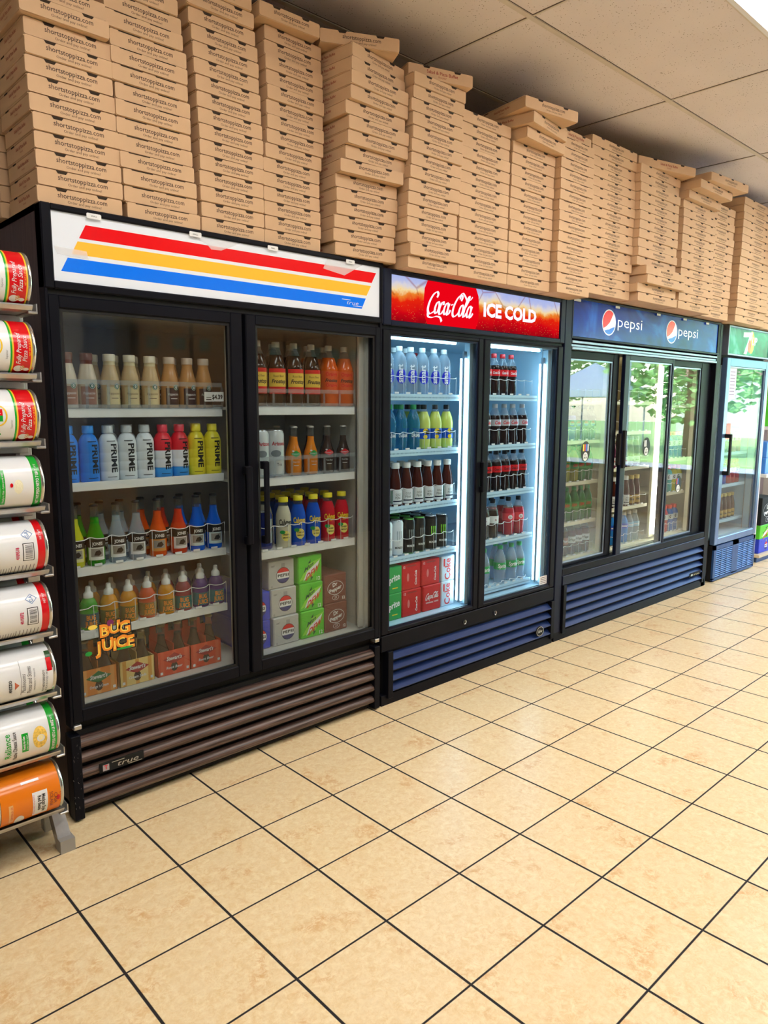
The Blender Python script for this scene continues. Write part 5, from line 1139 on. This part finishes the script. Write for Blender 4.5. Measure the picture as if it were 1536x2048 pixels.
for q in range(2): twelve(1.701, (.10, .106)[q], .361 + q * .1325, .132, .132, .38, dred2, a_red, ('lower', 'upper')[q] + ' red soda twelve-pack beside the green ones', gp)
twelve(1.846, .10, .361, .132, .132, .38, dred2, a_red2, 'lower red soda twelve-pack with big white script, beside the silver ones', gp)
twelve(1.843, .108, .4935, .132, .132, .38, dred2, a_red, 'upper red soda twelve-pack beside the silver ones', gp)
for q in range(2): twelve(1.970, .105, .361 + q * .1325, .100, .132, .38, dsl2, a_slv, ('lower', 'upper')[q] + ' pale silver soda twelve-pack on the red-sign cooler floor', gp)
for i, (k, noun, xs) in enumerate((('co', 'red-label cola bottle', [2.270, 2.346, 2.418, 2.494]), ('dc', 'silver-label cola bottle', [2.278, 2.360, 2.442, 2.522, 2.604]), ('cz', 'black-capped cola bottle', [2.300, 2.380, 2.456, 2.535, 2.612]))):
    row([(k, noun, xs)], .140, CRS[i] + .001, 'front row, %s right shelf of %s' % (('top', 'second', 'third')[i], RC_), 'colas in the red-sign cooler')
row([('cz', 'black-capped cola bottle', [2.42, 2.50, 2.575])], .215, CRS[2] + .001, 'behind front row, third right shelf of ' + RC_, 'colas in the red-sign cooler')
row([('dz', 'dark white-label soda bottle', [2.29, 2.366]), ('dr', 'cherry red soda bottle', [2.512, 2.596])], .140, CRS[3] + .001, 'front row, fourth right shelf of ' + RC_, 'sodas on the fourth right shelf')
row([('dr', 'cherry red soda bottle', [2.448, 2.550])], .216, CRS[3] + .001, 'behind front row, fourth right shelf of ' + RC_, 'sodas on the fourth right shelf')
row([('sp', 'clear lemon-lime bottle', [2.300, 2.448, 2.546, 2.622])], .140, CRS[4] + .001, 'front row, bottom right shelf of ' + RC_, 'lemon-lime sodas')
row([('sw', 'clear lemon-lime bottle', [2.376, 2.500, 2.585])], .216, CRS[4] + .001, 'behind front row, bottom right shelf of ' + RC_, 'lemon-lime sodas')
# colas at the far back of the left half, seen past the water bottles
row([('co', 'red-label cola bottle', [1.93, 2.005])], .40, CLS[0] + .001, 'at the back of top left shelf of ' + RC_, 'colas in the red-sign cooler')
# ---- blue-sign cooler
dn = ['left door', 'middle door', 'right door']
g = 'bottles behind the left sliding door'
for q, zz_ in enumerate(PS[0][2][1:]):
    w = 'front row, %s shelf, left door of %s' % (('second', 'third', 'fourth', 'bottom')[q], BC_)
    sp_ = [[('pb', 'blue cola bottle', [3.06, 3.15]), ('pz', 'black cola bottle', [3.232, 3.306, 3.380])], [('my', 'olive citrus bottle', [3.03, 3.11, 3.20]), ('mg', 'green citrus bottle', [3.285, 3.365])], [('my', 'olive citrus bottle', [3.06]), ('mg', 'green citrus bottle', [3.14, 3.22, 3.30, 3.375])], [('dp', 'plum soda bottle', [3.04, 3.12]), ('dw', 'white-label soda bottle', [3.20, 3.285, 3.365])]][q]
    row(sp_, .172, zz_ + .001, w, g)
    row([(s_[0], s_[1], [v + .02 for v in s_[2][:2]]) for s_ in sp_], .248, zz_ + .001, w.replace('front row', 'behind front row'), g)
g = 'bottles behind the middle sliding door'
for q, zz_ in enumerate(PS[1][2][1:]):
    w = 'front row, %s shelf, middle door of %s' % (('second', 'third', 'fourth', 'bottom')[q], BC_)
    sp_ = [[], [('ju', 'berry juice bottle', [3.66, 3.74, 3.82]), ('jo', 'amber juice bottle', [3.90, 3.98])], [('go', 'iced tea bottle', [3.62, 3.70, 3.78, 3.86]), ('sg', 'gold-capped tea bottle', [3.94, 4.02])], [('aq', 'blue water bottle', [3.70, 3.78, 3.86]), ('cw', 'clear water bottle', [3.94, 4.02])]][q]
    row(sp_, .172, zz_ + .001, w, g)
g = 'bottles behind the right sliding door'
for q, zz_ in enumerate(PS[2][2][1:]):
    w = 'front row, %s shelf, right door of %s' % (('second', 'third', 'bottom')[q], BC_)
    sp_ = [[('ga_b', 'blue sports drink bottle', [4.38, 4.46, 4.54, 4.62])], [('ga_t', 'teal sports drink bottle', [4.40, 4.48]), ('ga_y', 'yellow sports drink bottle', [4.56, 4.635])], [('ga_r', 'red sports drink bottle', [4.38, 4.455]), ('ga_b', 'blue sports drink bottle', [4.535, 4.62])]][q]
    row(sp_, .172, zz_ + .001, w, g)
# ---- green-sign cooler
for q, zz_ in enumerate(GS):
    w = 'front row, %s shelf of %s' % (('upper', 'middle', 'bottom')[q], GC_)
    sp_ = [[('pz', 'black cola bottle', [5.42, 5.50]), ('ga_r', 'red sports drink bottle', [5.59, 5.68])], [('pb', 'blue cola bottle', [5.36, 5.44]), ('ga_r', 'red sports drink bottle', [5.53, 5.62, 5.70])], [('sg', 'gold-capped tea bottle', [5.36, 5.44, 5.52, 5.60, 5.68])]][q]
    row(sp_, .16, zz_ + .001, w, 'bottles in the green-sign cooler')
# ================================================================== can rack on the left
K_ = thing('can_rack', 'silver metal gravity can rack left of the striped cooler', 'rack', (0, 0, 0))
CZ = [1.733 - .188 * i for i in range(9)]; CY = -.122; CR = .0775
up = MB(); up.box(-.106, -.070, -.028, .008, .02, 1.70, steel, .002); up.build('upright', K_)
up = MB(); up.box(-.330, -.296, -.028, .008, .02, 1.70, steel, .002); up.build('upright', K_)
up = MB(); up.box(-.106, -.070, .40, .436, 0, 1.70, steel, .002).box(-.106, -.070, .008, .40, .3, .33, steel).box(-.106, -.070, .008, .40, 1.6, 1.63, steel); up.build('upright', K_)
for i, z in enumerate(CZ):
    r = MB(); zb = z - CR
    # sloped runner under the cans with a turned-up front lip
    prof = [(-.172, zb + .012), (-.164, zb + .001), (-.15, zb - .004), (-.04, zb - .004), (.30, zb + .022)]
    x0, x1 = -.330, -.088
    for (ya, za), (yb, zb2) in zip(prof, prof[1:]):
        r.add([(x0, ya, za), (x1, ya, za), (x1, yb, zb2), (x0, yb, zb2), (x0, ya, za - .004), (x1, ya, za - .004), (x1, yb, zb2 - .004), (x0, yb, zb2 - .004)], [(0, 1, 2, 3), (7, 6, 5, 4), (1, 5, 6, 2), (0, 3, 7, 4), (0, 4, 5, 1), (3, 2, 6, 7)], steel)
    r.box(x0, x1, -.06, -.03, zb - .030, zb - .008, steel, .002)
    r.box(x1 - .012, x1 + .014, -.168, -.03, zb - .012, zb - .005, steel, .002).box(x1 + .011, x1 + .014, -.165, -.10, zb - .012, zb + .016, steel)
    r.build('runner', K_)
lg_ = MB(); lg_.add([(-.104, -.075, .150), (-.066, -.075, .150), (-.066, -.030, .150), (-.104, -.030, .150), (-.098, -.150, .0), (-.057, -.150, .0), (-.057, -.108, .0), (-.098, -.108, .0)], [(0, 1, 2, 3), (4, 7, 6, 5), (0, 4, 5, 1), (1, 5, 6, 2), (2, 6, 7, 3), (3, 7, 4, 0)], steel)
l_ = lg_.build('leg', K_); MB().box(-.100, -.055, -.152, -.106, 0, .042, mat('grey_rubber_foot', (150, 146, 140), .7)).build('foot_cap', l_)
lg_ = MB(); lg_.add([(-.334, -.075, .150), (-.296, -.075, .150), (-.296, -.030, .150), (-.334, -.030, .150), (-.334, -.150, .0), (-.296, -.150, .0), (-.296, -.108, .0), (-.334, -.108, .0)], [(0, 1, 2, 3), (4, 7, 6, 5), (0, 4, 5, 1), (1, 5, 6, 2), (2, 6, 7, 3), (3, 7, 4, 0)], steel); lg_.build('leg', K_)
tin = mat('tin_rim', (206, 206, 200), .22, .9, noise=0)
paper = mat('glossy_white_label', (234, 236, 238), .18, noise=0); c_red = mat('glossy_red_label', (214, 10, 22), .18, noise=0); c_grn = mat('glossy_green_label', (30, 166, 50), .18, noise=0); c_org = mat('glossy_orange_label', (236, 128, 22), .18, noise=0); c_yel = mat('glossy_yellow_stripe', (240, 196, 50), .2, noise=0); c_dkg = mat('glossy_dark_green', (44, 84, 44), .2, noise=0)
grey_i = mat('grey_print', (110, 110, 116), .5, noise=0); pink_i = mat('crimson_print', (206, 40, 90), .5, noise=0); cyan_i = mat('blue_print', (40, 110, 180), .5, noise=0)
CL = .178
class Can:
    """lies along x with its lid at the right end; label text runs up the visible side"""
    def __init__(s, base, flip=False): s.b = MB(); s.base = base; s.r = CR - .0012; s.flip = flip
    def band(s, x0, x1, m, dr=.0002):     # x measured from the right end, going left
        n = 40; vs = []; r = s.r + dr
        for x in (-x0, -x1):
            for k in range(n):
                a = 2 * PI * k / n; vs.append((x, r * math.cos(a), r * math.sin(a)))
        s.b.add(vs, [(k, n + k, n + (k + 1) % n, (k + 1) % n) for k in range(n)], m, True)
    def map(s, geo, m, u0, v0, dr=.0006, up=True):
        """u: arc length up the front (0 = level with axis), v: distance left from right end"""
        r = s.r + dr; vs = []; geo = subdiv(geo, math.sqrt(.003 * r), 0)
        for a, b2 in geo[0]:
            u, v = u0 + a, v0 + b2
            t = u / r; vs.append((-v, -r * math.cos(t), r * math.sin(t)))
        s.b.add(vs, geo[1], m)
    def text(s, t, m, u, v, **k):
        vs, fs = text2d(t, **k)
        if s.flip: vs = [(-a, -b2) for a, b2 in vs]; v += .004
        s.map((vs, fs), m, u, v, .0009)
    def side_text(s, t, m, u, v, **k):      # reads along the can instead (left to right)
        vs, fs = text2d(t, **k); s.map(([(b2, -a) for a, b2 in vs], [f[::-1] for f in fs]), m, u, v, .0009)
    def rect(s, u0, u1, v0, v1, m, dr=.0006):
        n = 8; g = [(u0 + (u1 - u0) * k / n, v) for v in (v0, v1) for k in range(n + 1)]
        s.map((g, [(k, k + 1, n + 2 + k, n + 1 + k) for k in range(n)]), m, 0, 0, dr)
    def disc(s, u, v, ru, rv, m, dr=.0007):
        s.map((circle(ru, rv, 24), [tuple(range(24))]), m, u, v, dr)
def can_thing(c, label, x, y, z, group):
    t = thing('food_can', label, 'food can', (x, y, z), 0, group)
    b_ = MB(); R = CR
    prof = [(R - .004, -.003), (R, -.003), (R, .003), (R - .0016, .004), (R - .0016, CL - .004), (R, CL - .003), (R, CL + .003), (R - .004, CL + .003), (R - .005, CL - .002), (R * .55, CL - .002), (R * .52, CL - .0035), (0, CL - .0035)]
    b_.lathe([(0, .002), (R - .005, .002)] + prof, tin, 40, mtx=Matrix.Rotation(-PI / 2, 4, 'Y')); b_.v = [(p[0], p[1], p[2]) for p in b_.v]
    b_.build('can_body', t)
    c.band(.006, CL - .006, c.base, 0); c.b.build('paper_label', t); return t
def sauce():
    c = Can(paper); c.band(.006, .010, c_yel); c.band(.010, .054, c_red); c.band(.054, .058, c_yel); c.band(.058, .063, c_grn)
    c.text('Fully Prepared', paper, -.002, .036, width=.088, height=.012, shear=.25); c.text('Pizza Sauce', paper, -.002, .020, width=.072, height=.012, shear=.25); c.text('NET WT 6 LB 9 OZ', c_yel, .004, .0115, width=.05, height=.004)
    c.disc(-.062, .040, .011, .012, paper); c.disc(-.060, .030, .009, .006, mat('tan_print', (206, 150, 90), .5)); c.disc(-.064, .020, .006, .008, paper)
    c.rect(-.012, .004, .094, .120, c_grn); c.rect(.004, .022, .094, .120, c_red); c.text('f', paper, -.004, .102, height=.010); c.text('p', paper, .012, .102, height=.010); c.map(ring(.030, .024, .004, 24), c_yel, .004, .106, .0007); c.text('Superior', grey_i, -.02, .070, height=.005)
    for k in range(9):
        a = 2 * PI * k / 9; c.disc(-.052 + .010 * math.cos(a), .112 + .010 * math.sin(a), .004, .004, c_grn, .0007)
    c.rect(-.060, -.044, .106, .118, c_red, .0009)
    return c
def bands(col, code, barcode=True):
    c = Can(paper); c.band(.006, .026, col)
    c.text('NET WT', paper, .045, .013, height=.006)
    if barcode:
        c.rect(-.030, .022, .036, .066, ink); c.rect(-.028, .020, .038, .064, paper, .0008)
        for k in range(14): c.rect(-.024 + k * .003, -.024 + k * .003 + R_.uniform(.0007, .0019), .040, .060, ink, .001)
        c.map(ring(.016, .016, .002, 4), cyan_i, .048, .050, .0008); c.text('GA', cyan_i, .048, .046, height=.010)
        c.text(code, pink_i, -.006, .076, width=.036, height=.009, bold=.03)
        for k in range(7): c.rect(-.085, -.045, .034 + k * .010, .036 + k * .010, grey_i)
        for k in range(9): c.rect(-.09 + R_.uniform(0, .01), -.05, .100 + k * .007, .1015 + k * .007, grey_i)
        c.text('Sysco', cyan_i, -.01, .150, height=.014, bold=.03)
    return c
cans = []
for q in range(3): cans.append((sauce(), 'red and white pizza sauce can, %s on the can rack' % ('topmost', 'second from top', 'third from top')[q]))
c = bands(c_grn, '', False); c.text('NET WT/PESO NETO 7 LB', paper, -.015, .012, width=.10, height=.008, bold=.02); c.rect(-.06, .045, .100, .114, c_grn); c.text('Ready to Use - Listo para usar', paper, -.008, .104, width=.09, height=.005); c.disc(-.005, .066, .020, .012, mat('vanilla_blob', (240, 236, 206), .4)); c.disc(.0, .084, .006, .004, c_red); c.text('Artificially Flavored', ink, -.004, .132, width=.075, height=.006); c.text('Pudin de Vainilla', ink, -.004, .122, width=.06, height=.005); c.text('Vanilla Pudding', ink, -.004, .150, width=.09, height=.010)
cans.append((c, 'white pudding can with green band, below the red pizza sauce cans'))
cans.append((bands(c_red, '4109518'), 'white can with red band and barcode, just below the green-banded pudding can'))
cans.append((bands(c_red, '4015872'), 'white can with red band and barcode, just above the mushroom can'))
c = Can(paper)
c.rect(.02, .075, .006, .020, c_dkg); c.rect(-.10, -.060, .006, .020, c_dkg); c.rect(.012, .052, .008, .022, c_red, .0008); c.text('PESO NETO DRENADO', ink, -.02, .030, width=.075, height=.006); c.text('68 OZ (4 LB 14 OZ) 1.36 kg', ink, -.02, .022, width=.075, height=.005); c.text('Mushrooms', grey_i, -.012, .082, width=.062, height=.012, shear=.3); c.text('Pieces and Stems', grey_i, -.006, .066, width=.088, height=.012, shear=.3); c.text('HONGOS Y TALLOS', grey_i, -.006, .056, width=.07, height=.004); c.rect(-.05, .06, .094, .095, grey_i); c.text('AREZZIO', ink, -.012, .120, width=.040, height=.008, bold=.03); c.map(([(-.012, 0), (.012, 0), (0, -.012)], [(0, 1, 2)]), mat('rust_print', (206, 110, 80), .5), -.012, .112)
cans.append((c, 'white mushroom can with small red rectangle, above the cheese sauce can'))
c = bands(c_grn, '', False); c.text('NET WT/PESO NETO 6 LB 10 OZ', paper, -.005, .012, width=.10, height=.008, bold=.02); c.disc(.004, .054, .034, .020, mat('chip_gold', (236, 196, 90), .4, noise=.3, nscale=160)); c.disc(.002, .052, .011, .011, paper, .0009); c.disc(.004, .052, .008, .007, mat('cheese_pale', (250, 236, 170), .4), .0011); c.rect(-.03, .028, .086, .104, c_grn); c.text('Ready to Use', paper, -.001, .096, width=.042, height=.006, bold=.03); c.text('Listo para usar', paper, -.001, .088, width=.046, height=.005); c.text('Nacho Cheese Sauce', ink, -.006, .118, width=.090, height=.011, bold=.01); c.text('Reliance', c_grn, .0, .134, width=.075, height=.017, bold=.01)
cans.append((c, 'white cheese sauce can with chip bowl picture and green band'))
c = Can(c_org, True); c.rect(-.058, .026, .044, .086, paper); c.text('Mexican Style', ink, -.016, .056, width=.062, height=.010, bold=.03); c.text('Red Beans', ink, -.012, .068, width=.050, height=.010, bold=.03); c.text('Frijoles Rojos Estilo Mexicano', pink_i, -.016, .080, width=.07, height=.004); c.text('CASA', mat('maroon_print', (120, 30, 20), .4, noise=0), -.012, .022, width=.036, height=.010); c.text('SOLANA', mat('maroon_print', (120, 30, 20), .4, noise=0), -.012, .034, width=.05, height=.010); c.disc(-.012, .014, .009, .005, c_red)
for k in range(5): c.rect(-.012 + (k - 2) * .007 - .0008, -.012 + (k - 2) * .007 + .0008, .006, .010, c_red)
c.rect(.058, .066, .06, .11, paper); c.disc(-.058, .122, .024, .014, paper); c.disc(-.078, .106, .012, .008, c_red, .0009); c.rect(-.055, .01, .140, .152, mat('pale_orange_band', (244, 190, 120), .4)); c.text('NET WT PESO NETO 7 LB', c_red, -.025, .143, width=.06, height=.006)
cans.append((c, 'orange bean can, bottom of the can rack beside the cooler grille'))
for i, (c, lab) in enumerate(cans):
    can_thing(c, lab, -.098, CY, CZ[i] + .002, 'cans at the front of the rack')
back = {4: c_red, 5: c_red, 6: c_grn, 7: c_grn, 8: c_org}
for i, m in back.items():
    c = Can(c_org if i == 8 else paper); c.band(.006, .026, m); c.text('NET WT', paper, -.02, .012, height=.007); c.rect(-.03, .03, .06, .10, m)
    can_thing(c, '%s food can rolled up behind the %s front can of the rack' % ('orange' if i == 8 else 'white', ORD[i]), -.110, CY + .158, CZ[i] + .014, 'cans at the back of the rack')

# ================================================================== beyond the green-sign cooler
pk = mat('pale_pink_carton', (222, 206, 206), .7, noise=.04)
for q, (z0, h) in enumerate(((0, .602), (.604, .610), (1.216, .445))):
    t = thing('tall_carton', 'pale tall carton, %s of its stack beside the green-sign cooler' % ('bottom', 'middle', 'top')[q], 'carton', (5.87, .06, z0), 0, 'pale cartons by the green-sign cooler')
    MB().box(0, .15, 0, .5, 0, h, pk, .003).build('carton_body', t)
    MB().poly(rect(.05, .06, (.075, h * .3)), mat('carton_print', (190, 150, 160), .6), (0, -.0006, 0)).build('printed_label', t)
sh = thing('store_shelf', 'white store shelf unit of soda packs at the right edge', 'shelf', (0, 0, 0)); swm = mat('shelf_white', (222, 224, 220), .5)
MB().box(6.03, 7.2, .62, .65, 0, 2.0, swm).box(6.03, 6.05, .07, .62, 0.0, 2.0, swm).build('back_panel', sh)
MB().box(6.03, 7.2, .02, .62, .05, .075, mat('shelf_wood_edge', (214, 196, 160), .6)).box(6.06, 7.2, .05, .08, 0, .05, blu_g).build('base_deck', sh)
for z in (.80, 1.22, 1.90): MB().box(6.05, 7.2, .02, .62, z - .03, z, swm, .003).build('shelf_board', sh)
gp = 'soda packs on the shelf unit'
for i, (x, z, w, h, m, a, lab) in enumerate(((6.24, .076, .30, .13, dblu, a_pep, 'blue soda pack on the lowest deck of the shelf unit'), (6.56, .076, .30, .13, dblu, a_pep, 'second blue soda pack on the lowest deck'), (6.24, .207, .30, .125, dgrn, a_dew, 'lime green soda pack on top of the lowest blue pack'), (6.56, .207, .30, .125, dgrn, a_dew, 'second lime green soda pack above the lowest deck'), (6.24, .333, .30, .25, dark, a_drp, 'black soda pack below the first shelf board'), (6.24, .801, .30, .14, mat('pack_sky_blue', (70, 140, 226), .4), a_pep, 'sky blue soda pack on the middle shelf board'), (6.24, .942, .30, .14, mat('pack_sky_blue', (70, 140, 226), .4), a_pep, 'sky blue soda pack stacked on another sky blue pack'), (6.24, 1.221, .30, .26, dgrn, a_dew, 'tall lime green soda pack on the upper shelf board'), (6.24, 1.482, .30, .26, dgrn, a_dew, 'tall lime green soda pack stacked on another green one'))):
    twelve(x, .05, z, w, h, .40, m, a, lab, gp)
